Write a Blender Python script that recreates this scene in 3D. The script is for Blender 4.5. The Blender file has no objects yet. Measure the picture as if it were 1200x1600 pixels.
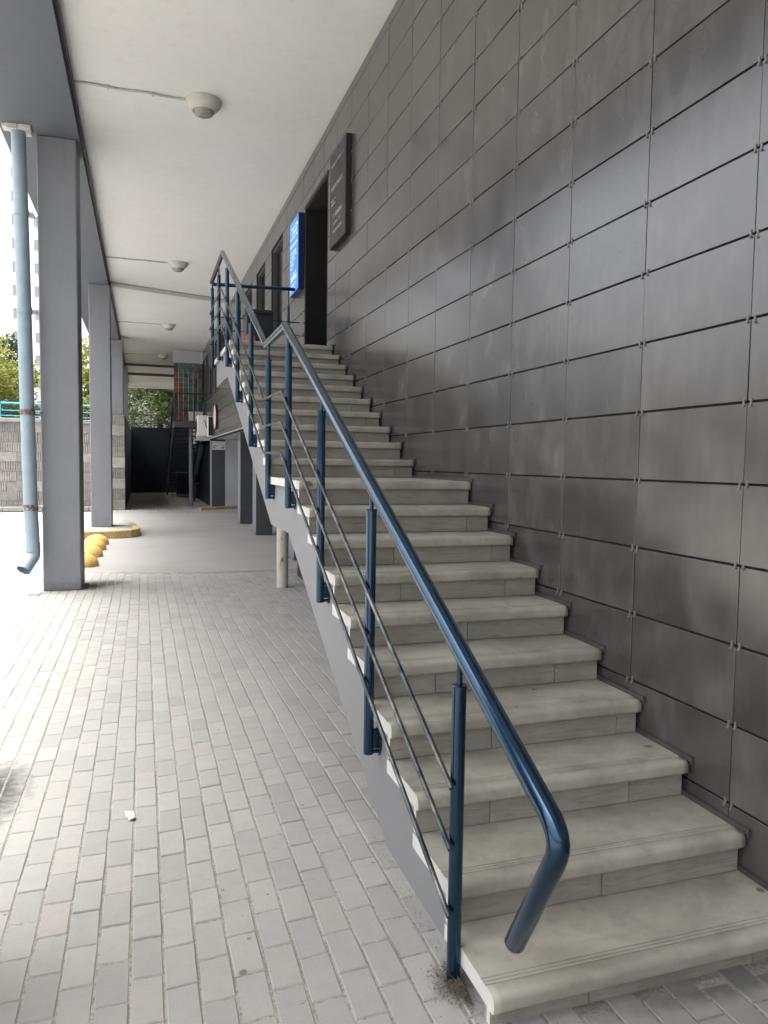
import bpy, bmesh, math, random
from mathutils import Vector, Matrix
random.seed(7)
scene = bpy.context.scene
C = scene.collection
R = math.radians

# ------------------------------------------------------------------ camera
cam_d = bpy.data.cameras.new('camera')
cam = bpy.data.objects.new('camera', cam_d)
C.objects.link(cam)
CAMZ = 1.61
yaw, pitch, roll = R(-18.02), R(-3.76), R(-0.815)
M = Matrix.Rotation(yaw, 3, 'Z') @ Matrix.Rotation(pitch, 3, 'X') @ Matrix.Rotation(roll, 3, 'Y')
cm = M @ Matrix.Rotation(R(90), 3, 'X')
cam.matrix_world = Matrix.Translation((0, 0, CAMZ)) @ cm.to_4x4()
cam_d.sensor_fit = 'VERTICAL'
cam_d.sensor_height = 36
cam_d.sensor_width = 27
cam_d.lens = 1158.95 / 1600 * 36
cam_d.clip_start = 0.05
cam_d.clip_end = 1500
scene.camera = cam

# ------------------------------------------------------------------ sky, sun, exposure
SUN_EL, SUN_AZ = R(83), R(285)          # azimuth: clockwise from +Y
world = bpy.data.worlds.new('World')
scene.world = world
world.use_nodes = True
wn = world.node_tree
for n in list(wn.nodes):
    wn.nodes.remove(n)
sky = wn.nodes.new('ShaderNodeTexSky')
sky.sky_type = 'NISHITA'
sky.sun_disc = False
sky.sun_elevation = SUN_EL
sky.sun_rotation = SUN_AZ
sky.altitude = 100
sky.air_density = 0.7
sky.dust_density = 10.0
sky.ozone_density = 0.4
bg = wn.nodes.new('ShaderNodeBackground')
bg.inputs['Strength'].default_value = 0.15
wo = wn.nodes.new('ShaderNodeOutputWorld')
tint = wn.nodes.new('ShaderNodeMix')
tint.data_type = 'RGBA'
tint.blend_type = 'MULTIPLY'
tint.inputs[0].default_value = 1.0
tint.inputs[7].default_value = (1.005, 1.0, 0.968, 1)
hsv = wn.nodes.new('ShaderNodeHueSaturation')
hsv.inputs['Saturation'].default_value = 0.45
wn.links.new(sky.outputs[0], hsv.inputs['Color'])
wn.links.new(hsv.outputs[0], tint.inputs[6])
wn.links.new(tint.outputs[2], bg.inputs[0])
wn.links.new(bg.outputs[0], wo.inputs[0])
sd = bpy.data.lights.new('sun', 'SUN')
sd.energy = 0.5
sd.angle = R(30)
sd.color = (0.985, 1.0, 0.965)
sun = bpy.data.objects.new('sun', sd)
C.objects.link(sun)
sdir = Vector((math.sin(SUN_AZ) * math.cos(SUN_EL), math.cos(SUN_AZ) * math.cos(SUN_EL), math.sin(SUN_EL)))
sun.rotation_euler = sdir.to_track_quat('Z', 'Y').to_euler()
scene.view_settings.view_transform = 'Standard'
scene.view_settings.look = 'None'
scene.view_settings.gamma = 1
scene.view_settings.exposure = 2.4
scene.view_settings.use_curve_mapping = False
scene.render.resolution_x = 768
scene.render.resolution_y = 1024
scene.render.engine = 'CYCLES'
scene.cycles.max_bounces = 8
scene.cycles.diffuse_bounces = 6

# ------------------------------------------------------------------ materials
class NT:
    def __init__(s, name):
        s.m = bpy.data.materials.new(name)
        s.m.use_nodes = True
        s.t = s.m.node_tree
        s.b = s.t.nodes['Principled BSDF']
    def n(s, typ, **kw):
        nd = s.t.nodes.new(typ)
        for k, v in kw.items():
            if k in nd.inputs:
                nd.inputs[k].default_value = v
            else:
                setattr(nd, k, v)
        return nd
    def l(s, a, b):
        s.t.links.new(a, b)
    def noise(s, vec, scale, detail=4, rough=0.55, dist=0.0):
        nd = s.n('ShaderNodeTexNoise')
        nd.inputs['Scale'].default_value = scale
        nd.inputs['Detail'].default_value = detail
        nd.inputs['Roughness'].default_value = rough
        nd.inputs['Distortion'].default_value = dist
        if vec is not None:
            s.l(vec, nd.inputs['Vector'])
        return nd.outputs['Fac']
    def ramp(s, fac, stops):
        nd = s.n('ShaderNodeValToRGB')
        e = nd.color_ramp.elements
        while len(e) < len(stops):
            e.new(0.5)
        for el, (p, c) in zip(e, stops):
            el.position = p
            el.color = (c if len(c) == 4 else (*c, 1))
        s.l(fac, nd.inputs[0])
        return nd.outputs[0]
    def maprange(s, v, a, b, c, d):
        nd = s.n('ShaderNodeMapRange')
        s.l(v, nd.inputs[0])
        for i, x in enumerate((a, b, c, d)):
            nd.inputs[i + 1].default_value = x
        return nd.outputs[0]
    def math(s, op, a, b=None):
        nd = s.n('ShaderNodeMath', operation=op)
        for i, x in enumerate((a, b)):
            if x is None:
                continue
            if isinstance(x, (int, float)):
                nd.inputs[i].default_value = x
            else:
                s.l(x, nd.inputs[i])
        return nd.outputs[0]
    def mix(s, fac, a, b, mode='MIX'):
        nd = s.n('ShaderNodeMix', data_type='RGBA', blend_type=mode)
        for i, x in ((0, fac), (6, a), (7, b)):
            if isinstance(x, (int, float)):
                nd.inputs[i].default_value = x
            elif isinstance(x, tuple):
                nd.inputs[i].default_value = x if len(x) == 4 else (*x, 1)
            else:
                s.l(x, nd.inputs[i])
        return nd.outputs[2]
    def bump(s, h, strength=0.3, dist=0.01):
        nd = s.n('ShaderNodeBump')
        nd.inputs['Strength'].default_value = strength
        nd.inputs['Distance'].default_value = dist
        s.l(h, nd.inputs['Height'])
        s.l(nd.outputs[0], s.b.inputs['Normal'])
    def pos(s):
        return s.n('ShaderNodeNewGeometry').outputs['Position']
    def objvec(s, rnd=37.0):
        tc = s.n('ShaderNodeTexCoord').outputs['Object']
        oi = s.n('ShaderNodeObjectInfo').outputs['Random']
        k = s.math('MULTIPLY', oi, rnd)
        cb = s.n('ShaderNodeCombineXYZ')
        for i in range(3):
            s.l(k, cb.inputs[i])
        va = s.n('ShaderNodeVectorMath', operation='ADD')
        s.l(tc, va.inputs[0])
        s.l(cb.outputs[0], va.inputs[1])
        return va.outputs[0], oi
    def scalev(s, v, sc):
        mp = s.n('ShaderNodeMapping')
        mp.inputs['Scale'].default_value = sc
        s.l(v, mp.inputs['Vector'])
        return mp.outputs[0]
    def fin(s, col=None, rough=None, metal=None, spec=None, coat=None):
        if coat is not None:
            s.b.inputs['Coat Weight'].default_value = coat
            s.b.inputs['Coat Roughness'].default_value = 0.12
            s.b.inputs['Coat IOR'].default_value = 1.7
        if col is not None:
            if isinstance(col, tuple):
                s.b.inputs['Base Color'].default_value = (*col[:3], 1)
            else:
                s.l(col, s.b.inputs['Base Color'])
        if rough is not None:
            if isinstance(rough, (int, float)):
                s.b.inputs['Roughness'].default_value = rough
            else:
                s.l(rough, s.b.inputs['Roughness'])
        if metal is not None:
            s.b.inputs['Metallic'].default_value = metal
        if spec is not None:
            s.b.inputs['Specular IOR Level'].default_value = spec
        return s.m

def painted(name, col, var=0.12, scale=3.0, rough=0.6, bumps=0.1, dirt=None):
    s = NT(name)
    p = s.pos()
    f = s.noise(p, scale, 5, 0.6)
    c1 = tuple(x * (1 - var) for x in col)
    c2 = tuple(min(1, x * (1 + var)) for x in col)
    c = s.ramp(f, [(0.3, c1), (0.7, c2)])
    if dirt:
        f2 = s.noise(s.scalev(p, (6, 6, 0.8)), 1.5, 5, 0.6)
        c = s.mix(s.maprange(f2, 0.52, 0.75, 0, dirt[1]), c, dirt[0])
    fine = s.noise(p, 90, 4, 0.6)
    s.bump(fine, bumps, 0.004)
    r = s.maprange(f, 0.3, 0.7, rough - 0.06, rough + 0.08)
    return s.fin(c, r)

MAT = {}
def column_mat():
    s = NT('grey_paint')
    p = s.pos()
    f = s.noise(p, 2.2, 5, 0.6)
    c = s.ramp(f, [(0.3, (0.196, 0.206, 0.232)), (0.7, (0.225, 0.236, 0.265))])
    st = s.noise(s.scalev(p, (7, 7, 0.9)), 1.6, 5, 0.6)
    c = s.mix(s.maprange(st, 0.52, 0.75, 0, 0.3), c, (0.14, 0.14, 0.145))
    sc = s.noise(s.scalev(p, (3, 3, 5)), 4, 6, 0.7)
    c = s.mix(s.maprange(sc, 0.66, 0.72, 0, 0.5), c, (0.33, 0.33, 0.33))
    sep = s.n('ShaderNodeSeparateXYZ')
    s.l(p, sep.inputs[0])
    h = s.math('ADD', sep.outputs[2], s.math('MULTIPLY', s.math('SUBTRACT', sc, 0.5), 0.35))
    c = s.mix(s.maprange(h, 0.02, 0.16, 0.55, 0.0), c, (0.10, 0.095, 0.085))
    s.bump(s.noise(p, 70, 4, 0.6), 0.25, 0.004)
    return s.fin(c, s.maprange(f, 0.3, 0.7, 0.5, 0.62))
MAT['grey_paint'] = column_mat()
MAT['stringer_paint'] = painted('stringer_paint', (0.20, 0.205, 0.215), 0.08, 2.0, 0.5, 0.25, ((0.2, 0.2, 0.2), 0.3))
MAT['ceiling'] = painted('ceiling_paint', (0.705, 0.72, 0.725), 0.035, 0.7, 0.85, 0.15, ((0.45, 0.44, 0.41), 0.18))
MAT['dark_paint'] = painted('dark_navy_paint', (0.009, 0.013, 0.024), 0.2, 1.5, 0.5, 0.1)
MAT['dark_grey'] = painted('dark_grey_paint_and_shade', (0.055, 0.058, 0.066), 0.12, 2, 0.55, 0.1)
MAT['pale_wall'] = painted('pale_grey_render', (0.42, 0.43, 0.45), 0.06, 2, 0.75, 0.15)
MAT['white'] = painted('white_paint', (0.60, 0.60, 0.57), 0.08, 12, 0.6, 0.3, ((0.45, 0.43, 0.39), 0.5))
MAT['white_plastic'] = painted('white_plastic', (0.70, 0.70, 0.68), 0.04, 6, 0.4, 0.03)
MAT['backing'] = painted('wall_backing', (0.012, 0.012, 0.013), 0.1, 3, 0.8, 0.1)
MAT['black'] = painted('black_plastic', (0.012, 0.012, 0.014), 0.15, 6, 0.45, 0.1)
MAT['glass_dark'] = painted('dark_glass', (0.006, 0.007, 0.009), 0.1, 1, 0.14, 0.0)
MAT['doorway_dark'] = painted('black_doorway_shade', (0.005, 0.006, 0.009), 0.1, 2, 0.8, 0.05)
MAT['beam_paint'] = painted('beam_blue_grey_paint', (0.115, 0.128, 0.158), 0.07, 1.5, 0.6, 0.2, ((0.08, 0.085, 0.1), 0.3))
MAT['steel'] = NT('brushed_steel').fin((0.55, 0.54, 0.51), 0.32, 1.0)
MAT['galv'] = painted('galvanised', (0.42, 0.42, 0.41), 0.15, 20, 0.45, 0.1)
MAT['clip'] = painted('dull_clip_steel', (0.17, 0.166, 0.16), 0.25, 30, 0.45, 0.1)
MAT['trim'] = painted('dull_trim_metal', (0.065, 0.063, 0.06), 0.3, 25, 0.6, 0.2)
MAT['navy_bin'] = painted('blue_bin_plastic', (0.012, 0.03, 0.075), 0.15, 4, 0.45, 0.1)
MAT['orange'] = painted('orange_plastic', (0.65, 0.13, 0.05), 0.12, 8, 0.5, 0.1)
MAT['turquoise'] = painted('turquoise_paint', (0.04, 0.38, 0.50), 0.1, 6, 0.5, 0.1)
MAT['red'] = painted('red_print', (0.55, 0.03, 0.03), 0.1, 6, 0.5, 0.05)

def blue_rail():
    s = NT('dark_blue_metal_paint')
    p = s.pos()
    f = s.noise(p, 14, 6, 0.65)
    c = s.ramp(f, [(0.3, (0.009, 0.039, 0.080)), (0.6, (0.013, 0.053, 0.105)), (0.8, (0.026, 0.072, 0.122))])
    f2 = s.noise(p, 160, 3, 0.6)
    c = s.mix(s.maprange(f2, 0.66, 0.74, 0, 0.5), c, (0.12, 0.13, 0.13))
    s.bump(s.noise(p, 60, 4, 0.6), 0.12, 0.002)
    return s.fin(c, s.maprange(f, 0.3, 0.75, 0.17, 0.27), 0.85, 0.5, 0.35)
MAT['rail'] = blue_rail()

def bar_steel():
    s = NT('worn_bar_steel')
    p = s.pos()
    f = s.noise(p, 9, 6, 0.7)
    c = s.ramp(f, [(0.38, (0.02, 0.04, 0.06)), (0.54, (0.12, 0.125, 0.125)), (0.72, (0.30, 0.295, 0.28))])
    return s.fin(c, 0.38, 0.75)
MAT['bar'] = bar_steel()

def panel_mat():
    s = NT('fibre_cement_panel')
    v, rnd = s.objvec(61.0)
    # soft cloudy mottling with faint upright streaks
    a = s.noise(s.scalev(v, (1, 4.4, 3.4)), 1.0, 2, 0.45, 0.25)
    b = s.noise(s.scalev(v, (1, 15, 3.6)), 1.0, 2, 0.5, 0.15)
    k = s.math('ADD', s.math('MULTIPLY', a, 0.76), s.math('MULTIPLY', b, 0.24))
    col = s.ramp(k, [(0.28, (0.044, 0.043, 0.0435)), (0.46, (0.056, 0.055, 0.055)), (0.60, (0.076, 0.074, 0.0735)), (0.78, (0.118, 0.115, 0.113))])
    col = s.mix(1.0, col, s.ramp(rnd, [(0, (0.82, 0.82, 0.84)), (0.5, (1.0, 0.98, 0.97)), (1, (1.16, 1.12, 1.10))]), 'MULTIPLY')
    s.b.inputs['IOR'].default_value = 1.95
    r = s.math('ADD', s.maprange(k, 0.35, 0.68, 0.215, 0.255), s.maprange(rnd, 0, 1, -0.015, 0.015))
    return s.fin(col, r, 0, 0.5)
MAT['panel'] = panel_mat()

def paver_mat():
    s = NT('concrete_paver')
    p = s.pos()
    isl = s.n('ShaderNodeNewGeometry').outputs['Random Per Island']
    oi = s.n('ShaderNodeObjectInfo').outputs['Random']
    rnd = s.math('FRACT', s.math('ADD', s.math('MULTIPLY', isl, 7.31), s.math('MULTIPLY', oi, 13.7)))
    col = s.ramp(rnd, [(0.0, (0.225, 0.232, 0.226)), (0.3, (0.268, 0.273, 0.264)), (0.62, (0.285, 0.283, 0.272)), (0.70, (0.294, 0.283, 0.271)), (0.8, (0.305, 0.309, 0.297)), (1.0, (0.24, 0.247, 0.24))])
    f1 = s.noise(p, 1.1, 5, 0.6)
    col = s.mix(s.maprange(f1, 0.35, 0.7, 0.0, 0.35), col, (0.315, 0.309, 0.294))
    f2 = s.noise(p, 16, 6, 0.65)
    col = s.mix(s.maprange(f2, 0.45, 0.75, 0.0, 0.30), col, (0.19, 0.185, 0.175))
    f3 = s.noise(p, 260, 3, 0.7)
    col = s.mix(s.maprange(f3, 0.35, 0.7, 0.0, 0.28), col, (0.43, 0.42, 0.39))
    sp = s.noise(p, 24, 2, 0.5)
    col = s.mix(s.maprange(sp, 0.74, 0.77, 0.0, 0.75), col, (0.10, 0.10, 0.095))
    for (sc_, thr, rad, colr) in ((2.6, 0.62, 0.034, (0.09, 0.088, 0.08)), (5.5, 0.55, 0.026, (0.55, 0.54, 0.51)), (7.0, 0.6, 0.02, (0.12, 0.115, 0.1))):
        vo = s.n('ShaderNodeTexVoronoi')
        vo.inputs['Scale'].default_value = sc_
        s.l(p, vo.inputs['Vector'])
        sp3 = s.n('ShaderNodeSeparateColor')
        s.l(vo.outputs['Color'], sp3.inputs[0])
        on = s.math('GREATER_THAN', sp3.outputs[0], thr)
        dd_ = s.math('ADD', vo.outputs['Distance'], s.math('MULTIPLY', s.math('SUBTRACT', f2, 0.5), 0.04))
        k_ = s.math('MULTIPLY', s.maprange(dd_, rad * 0.7, rad * 1.3, 0.8, 0.0), on)
        col = s.mix(k_, col, colr)
    # dark patches at the column feet, dirt at the foot of the stairs
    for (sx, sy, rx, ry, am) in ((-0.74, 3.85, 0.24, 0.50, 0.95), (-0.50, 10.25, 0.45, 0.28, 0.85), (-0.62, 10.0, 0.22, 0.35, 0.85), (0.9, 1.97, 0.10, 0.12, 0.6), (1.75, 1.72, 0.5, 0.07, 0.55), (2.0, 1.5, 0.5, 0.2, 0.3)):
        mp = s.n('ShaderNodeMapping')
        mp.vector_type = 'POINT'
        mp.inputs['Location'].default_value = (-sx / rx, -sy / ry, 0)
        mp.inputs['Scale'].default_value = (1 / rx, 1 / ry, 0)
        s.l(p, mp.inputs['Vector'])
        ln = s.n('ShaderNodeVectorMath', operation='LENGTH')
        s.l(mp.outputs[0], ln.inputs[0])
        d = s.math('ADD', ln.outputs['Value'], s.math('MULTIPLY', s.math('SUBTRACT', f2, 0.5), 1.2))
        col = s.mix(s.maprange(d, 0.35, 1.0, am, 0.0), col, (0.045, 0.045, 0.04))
    s.bump(s.math('ADD', f3, f2), 0.35, 0.002)
    return s.fin(col, 0.82)
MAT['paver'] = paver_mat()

def sand_mat():
    s = NT('sandy_joint')
    p = s.pos()
    f = s.noise(p, 70, 5, 0.7)
    g = s.noise(p, 2.5, 4, 0.6)
    c = s.ramp(f, [(0.3, (0.12, 0.116, 0.104)), (0.5, (0.28, 0.27, 0.245)), (0.75, (0.42, 0.405, 0.37))])
    c = s.mix(s.maprange(g, 0.46, 0.68, 0.0, 0.55), c, (0.12, 0.116, 0.104))
    s.bump(f, 0.6, 0.005)
    return s.fin(c, 0.95)
MAT['sand'] = sand_mat()

def asphalt_mat():
    s = NT('worn_asphalt')
    p = s.pos()
    f = s.noise(p, 0.5, 6, 0.6)
    g = s.noise(p, 130, 4, 0.7)
    c = s.ramp(f, [(0.3, (0.21, 0.205, 0.20)), (0.7, (0.285, 0.28, 0.272))])
    c = s.mix(s.maprange(g, 0.3, 0.7, 0, 0.35), c, (0.38, 0.375, 0.36))
    s.bump(g, 0.4, 0.004)
    return s.fin(c, 0.85)
MAT['asphalt'] = asphalt_mat()

def tread_mat():
    s = NT('worn_concrete_tread')
    v, rnd = s.objvec(23.0)
    a = s.noise(v, 2.8, 6, 0.66, 0.5)
    b = s.noise(v, 13, 6, 0.7)
    g = s.noise(v, 220, 3, 0.7)
    c = s.ramp(a, [(0.3, (0.235, 0.226, 0.188)), (0.5, (0.345, 0.333, 0.284)), (0.72, (0.44, 0.428, 0.375))])
    c = s.mix(s.maprange(b, 0.5, 0.74, 0, 0.38), c, (0.16, 0.152, 0.126))
    st = s.noise(s.scalev(v, (1.3, 3.5, 1)), 1.7, 4, 0.6, 0.8)
    c = s.mix(s.maprange(st, 0.53, 0.72, 0, 0.30), c, (0.17, 0.158, 0.125))
    c = s.mix(s.maprange(g, 0.35, 0.7, 0, 0.25), c, (0.38, 0.37, 0.33))
    sp = s.noise(v, 9, 1, 0.4)
    c = s.mix(s.maprange(sp, 0.765, 0.785, 0, 0.8), c, (0.07, 0.065, 0.055))
    s.bump(s.math('ADD', b, g), 0.25, 0.002)
    return s.fin(c, s.maprange(a, 0.3, 0.7, 0.75, 0.62))
MAT['tread'] = tread_mat()

def riser_mat():
    s = NT('riser_stone')
    v, rnd = s.objvec(41.0)
    a = s.noise(v, 3, 6, 0.62)
    w = s.noise(s.scalev(v, (6, 6, 55)), 1.0, 5, 0.65, 1.6)
    c = s.ramp(a, [(0.3, (0.245, 0.237, 0.203)), (0.7, (0.355, 0.344, 0.30))])
    c = s.mix(s.maprange(w, 0.48, 0.70, 0, 0.55), c, (0.155, 0.147, 0.125))
    c = s.mix(s.maprange(w, 0.26, 0.40, 0.35, 0), c, (0.36, 0.35, 0.31))
    c = s.mix(0.4, c, s.ramp(rnd, [(0, (0.42, 0.42, 0.42)), (1, (0.56, 0.55, 0.54))]), 'OVERLAY')
    s.bump(w, 0.45, 0.004)
    return s.fin(c, 0.72)
MAT['riser'] = riser_mat()

def pipe_mat():
    s = NT('pale_blue_pipe_paint')
    p = s.pos()
    f = s.noise(p, 7, 6, 0.65)
    c = s.ramp(f, [(0.3, (0.21, 0.285, 0.345)), (0.7, (0.27, 0.345, 0.40))])
    r = s.noise(p, 22, 5, 0.7)
    c = s.mix(s.maprange(r, 0.70, 0.76, 0, 0.85), c, (0.20, 0.09, 0.045))
    return s.fin(c, 0.45)
MAT['pipe'] = pipe_mat()

def rust_mat():
    s = NT('rusty_collar')
    p = s.pos()
    f = s.noise(p, 34, 5, 0.7)
    c = s.ramp(f, [(0.40, (0.10, 0.045, 0.03)), (0.52, (0.16, 0.10, 0.08)), (0.60, (0.26, 0.35, 0.41))])
    return s.fin(c, 0.6)
MAT['rust'] = rust_mat()

def yellow_mat(name, wear):
    s = NT(name)
    p = s.pos()
    f = s.noise(p, 9, 6, 0.65)
    c = s.ramp(f, [(0.3, (0.44, 0.28, 0.065)), (0.65, (0.56, 0.39, 0.12))])
    g = s.noise(p, 17, 6, 0.7)
    c = s.mix(s.maprange(g, wear, wear + 0.12, 0, 0.8), c, (0.26, 0.24, 0.20))
    s.bump(g, 0.3, 0.01)
    return s.fin(c, 0.7)
MAT['yellow'] = yellow_mat('yellow_paint', 0.58)
MAT['yellow_worn'] = yellow_mat('worn_yellow_kerb_paint', 0.46)

def kerb_mat():
    return painted('kerb_concrete', (0.30, 0.29, 0.27), 0.18, 5, 0.85, 0.5, ((0.16, 0.15, 0.13), 0.4))
MAT['kerb'] = kerb_mat()

def stone_mat():
    s = NT('split_stone')
    v, rnd = s.objvec(19.0)
    f = s.noise(v, 7, 6, 0.65)
    c = s.ramp(f, [(0.3, (0.22, 0.215, 0.20)), (0.7, (0.36, 0.35, 0.33))])
    c = s.mix(0.6, c, s.ramp(rnd, [(0, (0.34, 0.34, 0.34)), (0.6, (0.55, 0.54, 0.53)), (1, (0.70, 0.69, 0.67))]), 'OVERLAY')
    s.bump(f, 0.6, 0.02)
    return s.fin(c, 0.85)
MAT['stone'] = stone_mat()

def soil_mat():
    s = NT('dry_soil')
    p = s.pos()
    f = s.noise(p, 40, 6, 0.7)
    c = s.ramp(f, [(0.3, (0.05, 0.042, 0.03)), (0.7, (0.17, 0.145, 0.105))])
    s.bump(f, 0.7, 0.02)
    return s.fin(c, 0.95)
MAT['soil'] = soil_mat()

def leaf_mat(name, c1, c2, c3):
    s = NT(name)
    isl = s.n('ShaderNodeNewGeometry').outputs['Random Per Island']
    col = s.ramp(isl, [(0, c1), (0.5, c2), (1, c3)])
    s.fin(col, 0.55)
    s.b.inputs['Transmission Weight'].default_value = 0.0
    tr = s.n('ShaderNodeBsdfTranslucent')
    s.l(col, tr.inputs[0])
    mx = s.n('ShaderNodeMixShader')
    mx.inputs[0].default_value = 0.45
    s.l(s.b.outputs[0], mx.inputs[1])
    s.l(tr.outputs[0], mx.inputs[2])
    out = [n for n in s.t.nodes if n.type == 'OUTPUT_MATERIAL'][0]
    s.l(mx.outputs[0], out.inputs[0])
    return s.m
MAT['leaf_yellow'] = leaf_mat('yellow_green_leaves', (0.13, 0.17, 0.025), (0.20, 0.23, 0.04), (0.28, 0.28, 0.07))
MAT['leaf_dark'] = leaf_mat('dark_green_leaves', (0.02, 0.045, 0.022), (0.035, 0.065, 0.03), (0.05, 0.08, 0.045))
MAT['leaf_mid'] = leaf_mat('mid_green_leaves', (0.05, 0.095, 0.025), (0.09, 0.14, 0.042), (0.14, 0.19, 0.075))
MAT['bark'] = painted('bark', (0.085, 0.07, 0.055), 0.3, 12, 0.9, 0.6)
MAT['block_white'] = painted('white_block_render', (0.80, 0.80, 0.79), 0.03, 0.3, 0.8, 0.05)

def peeled_mat():
    s = NT('peeling_white_pole_paint')
    p = s.pos()
    f = s.noise(s.scalev(p, (1, 1, 0.45)), 16, 6, 0.7)
    c = s.ramp(f, [(0.40, (0.58, 0.55, 0.50)), (0.60, (0.50, 0.46, 0.41)), (0.66, (0.17, 0.085, 0.05))])
    return s.fin(c, 0.7)
MAT['peeled'] = peeled_mat()

def emit_mat(name, col, st):
    s = NT(name)
    s.b.inputs['Emission Color'].default_value = (*col, 1)
    s.b.inputs['Emission Strength'].default_value = st
    return s.fin(col, 0.35)
MAT['sign_blue'] = emit_mat('backlit_blue_sign_face', (0.06, 0.22, 0.75), 0.16)
MAT['sign_white'] = emit_mat('backlit_white_lettering', (0.60, 0.82, 1.0), 0.17)
MAT['sign_side'] = painted('blue_sign_side', (0.005, 0.014, 0.075), 0.1, 3, 0.4, 0.02)
MAT['sign_grey'] = painted('dark_grey_sign_face', (0.024, 0.024, 0.029), 0.08, 3, 0.42, 0.02)
MAT['sign_letter'] = painted('pale_sign_lettering', (0.42, 0.42, 0.42), 0.05, 3, 0.5, 0.0)
MAT['lamp_glass'] = painted('frosted_lamp_glass', (0.24, 0.24, 0.215), 0.12, 30, 0.12, 0.05)
MAT['lamp_body'] = painted('off_white_lamp_body', (0.46, 0.46, 0.43), 0.12, 14, 0.5, 0.1)

# ------------------------------------------------------------------ mesh helpers
def box(bm, x0, x1, y0, y1, z0, z1):
    vs = [bm.verts.new((x, y, z)) for x in (x0, x1) for y in (y0, y1) for z in (z0, z1)]
    for f in ((0, 1, 3, 2), (4, 6, 7, 5), (0, 4, 5, 1), (2, 3, 7, 6), (0, 2, 6, 4), (1, 5, 7, 3)):
        bm.faces.new([vs[i] for i in f])
    return vs
def bevel_all(bm, w, seg=1):
    bmesh.ops.bevel(bm, geom=list(bm.edges), offset=w, segments=seg, affect='EDGES', profile=0.5)
def prism_x(bm, prof, x0, x1):
    a = [bm.verts.new((x0, y, z)) for y, z in prof]
    b = [bm.verts.new((x1, y, z)) for y, z in prof]
    n = len(prof)
    fa = bm.faces.new(a)
    fb = bm.faces.new(list(reversed(b)))
    for i in range(n):
        bm.faces.new((a[i], b[i], b[(i + 1) % n], a[(i + 1) % n]))
    return fa, fb
def prism_z(bm, prof, z0, z1):
    a = [bm.verts.new((x, y, z0)) for x, y in prof]
    b = [bm.verts.new((x, y, z1)) for x, y in prof]
    n = len(prof)
    bm.faces.new(list(reversed(a)))
    bm.faces.new(b)
    for i in range(n):
        bm.faces.new((a[i], a[(i + 1) % n], b[(i + 1) % n], b[i]))
def tube(bm, pts, r, seg=12, cap=True, round_end=False):
    pts = [Vector(p) for p in pts]
    rs = r if isinstance(r, (list, tuple)) else [r] * len(pts)
    rings = []
    up = None
    for i, p in enumerate(pts):
        if i == 0:
            t = (pts[1] - p).normalized()
        elif i == len(pts) - 1:
            t = (p - pts[i - 1]).normalized()
        else:
            t = ((p - pts[i - 1]).normalized() + (pts[i + 1] - p).normalized())
            t = t.normalized()
        if up is None:
            up = Vector((0, 0, 1)) if abs(t.z) < 0.9 else Vector((1, 0, 0))
        u = (up - t * up.dot(t)).normalized()
        v = t.cross(u)
        up = u
        k = 1.0
        if 0 < i < len(pts) - 1:
            c = (p - pts[i - 1]).normalized().dot((pts[i + 1] - p).normalized())
            k = 1 / max(0.5, math.sqrt((1 + c) / 2))
        ring = []
        # stretch along the bend plane
        bn = None
        if k > 1.001:
            bn = ((pts[i + 1] - p).normalized() - (p - pts[i - 1]).normalized())
            bn = (bn - t * bn.dot(t)).normalized()
        for j in range(seg):
            a = 2 * math.pi * j / seg
            d = (u * math.cos(a) + v * math.sin(a)) * rs[i]
            if bn is not None:
                d = d + bn * d.dot(bn) * (k - 1)
            ring.append(bm.verts.new(p + d))
        rings.append(ring)
    for a, b in zip(rings, rings[1:]):
        for j in range(seg):
            bm.faces.new((a[j], a[(j + 1) % seg], b[(j + 1) % seg], b[j]))
    if cap:
        bm.faces.new(list(reversed(rings[0])))
        bm.faces.new(rings[-1])
    return rings
def lathe(bm, prof, seg=20, c=(0, 0, 0)):
    rings = []
    for r, z in prof:
        if r < 1e-6:
            rings.append([bm.verts.new((c[0], c[1], c[2] + z))])
        else:
            rings.append([bm.verts.new((c[0] + r * math.cos(2 * math.pi * j / seg), c[1] + r * math.sin(2 * math.pi * j / seg), c[2] + z)) for j in range(seg)])
    for a, b in zip(rings, rings[1:]):
        for j in range(seg):
            q = (j + 1) % seg
            if len(a) == 1 and len(b) == 1:
                continue
            if len(a) == 1:
                bm.faces.new((a[0], b[q], b[j]))
            elif len(b) == 1:
                bm.faces.new((a[j], a[q], b[0]))
            else:
                bm.faces.new((a[j], a[q], b[q], b[j]))
def fillet(pts, radii, n=6):
    pts = [Vector(p) for p in pts]
    out = [pts[0]]
    for i in range(1, len(pts) - 1):
        r = radii[i]
        p = pts[i]
        a = (pts[i - 1] - p).normalized()
        b = (pts[i + 1] - p).normalized()
        if r <= 0:
            out.append(p)
            continue
        ang = a.angle(b)
        d = r / math.tan(ang / 2)
        s, e = p + a * d, p + b * d
        for k in range(n + 1):
            t = k / n
            out.append(s * (1 - t) ** 2 + p * 2 * t * (1 - t) + e * t ** 2)
    out.append(pts[-1])
    return out
def mesh_of(bm, name, mats, smooth=False):
    bmesh.ops.recalc_face_normals(bm, faces=list(bm.faces))
    me = bpy.data.meshes.new(name)
    if smooth:
        for f in bm.faces:
            f.smooth = True
    bm.to_mesh(me)
    bm.free()
    for m in (mats if isinstance(mats, (list, tuple)) else [mats]):
        me.materials.append(MAT[m] if isinstance(m, str) else m)
    if smooth:
        me.set_sharp_from_angle(angle=R(40))
    return me
def link(name, me, parent=None, loc=(0, 0, 0), rot=None):
    o = bpy.data.objects.new(name, me)
    C.objects.link(o)
    o.location = loc
    if rot:
        o.rotation_euler = rot
    if parent is not None:
        o.parent = parent
    return o
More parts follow.
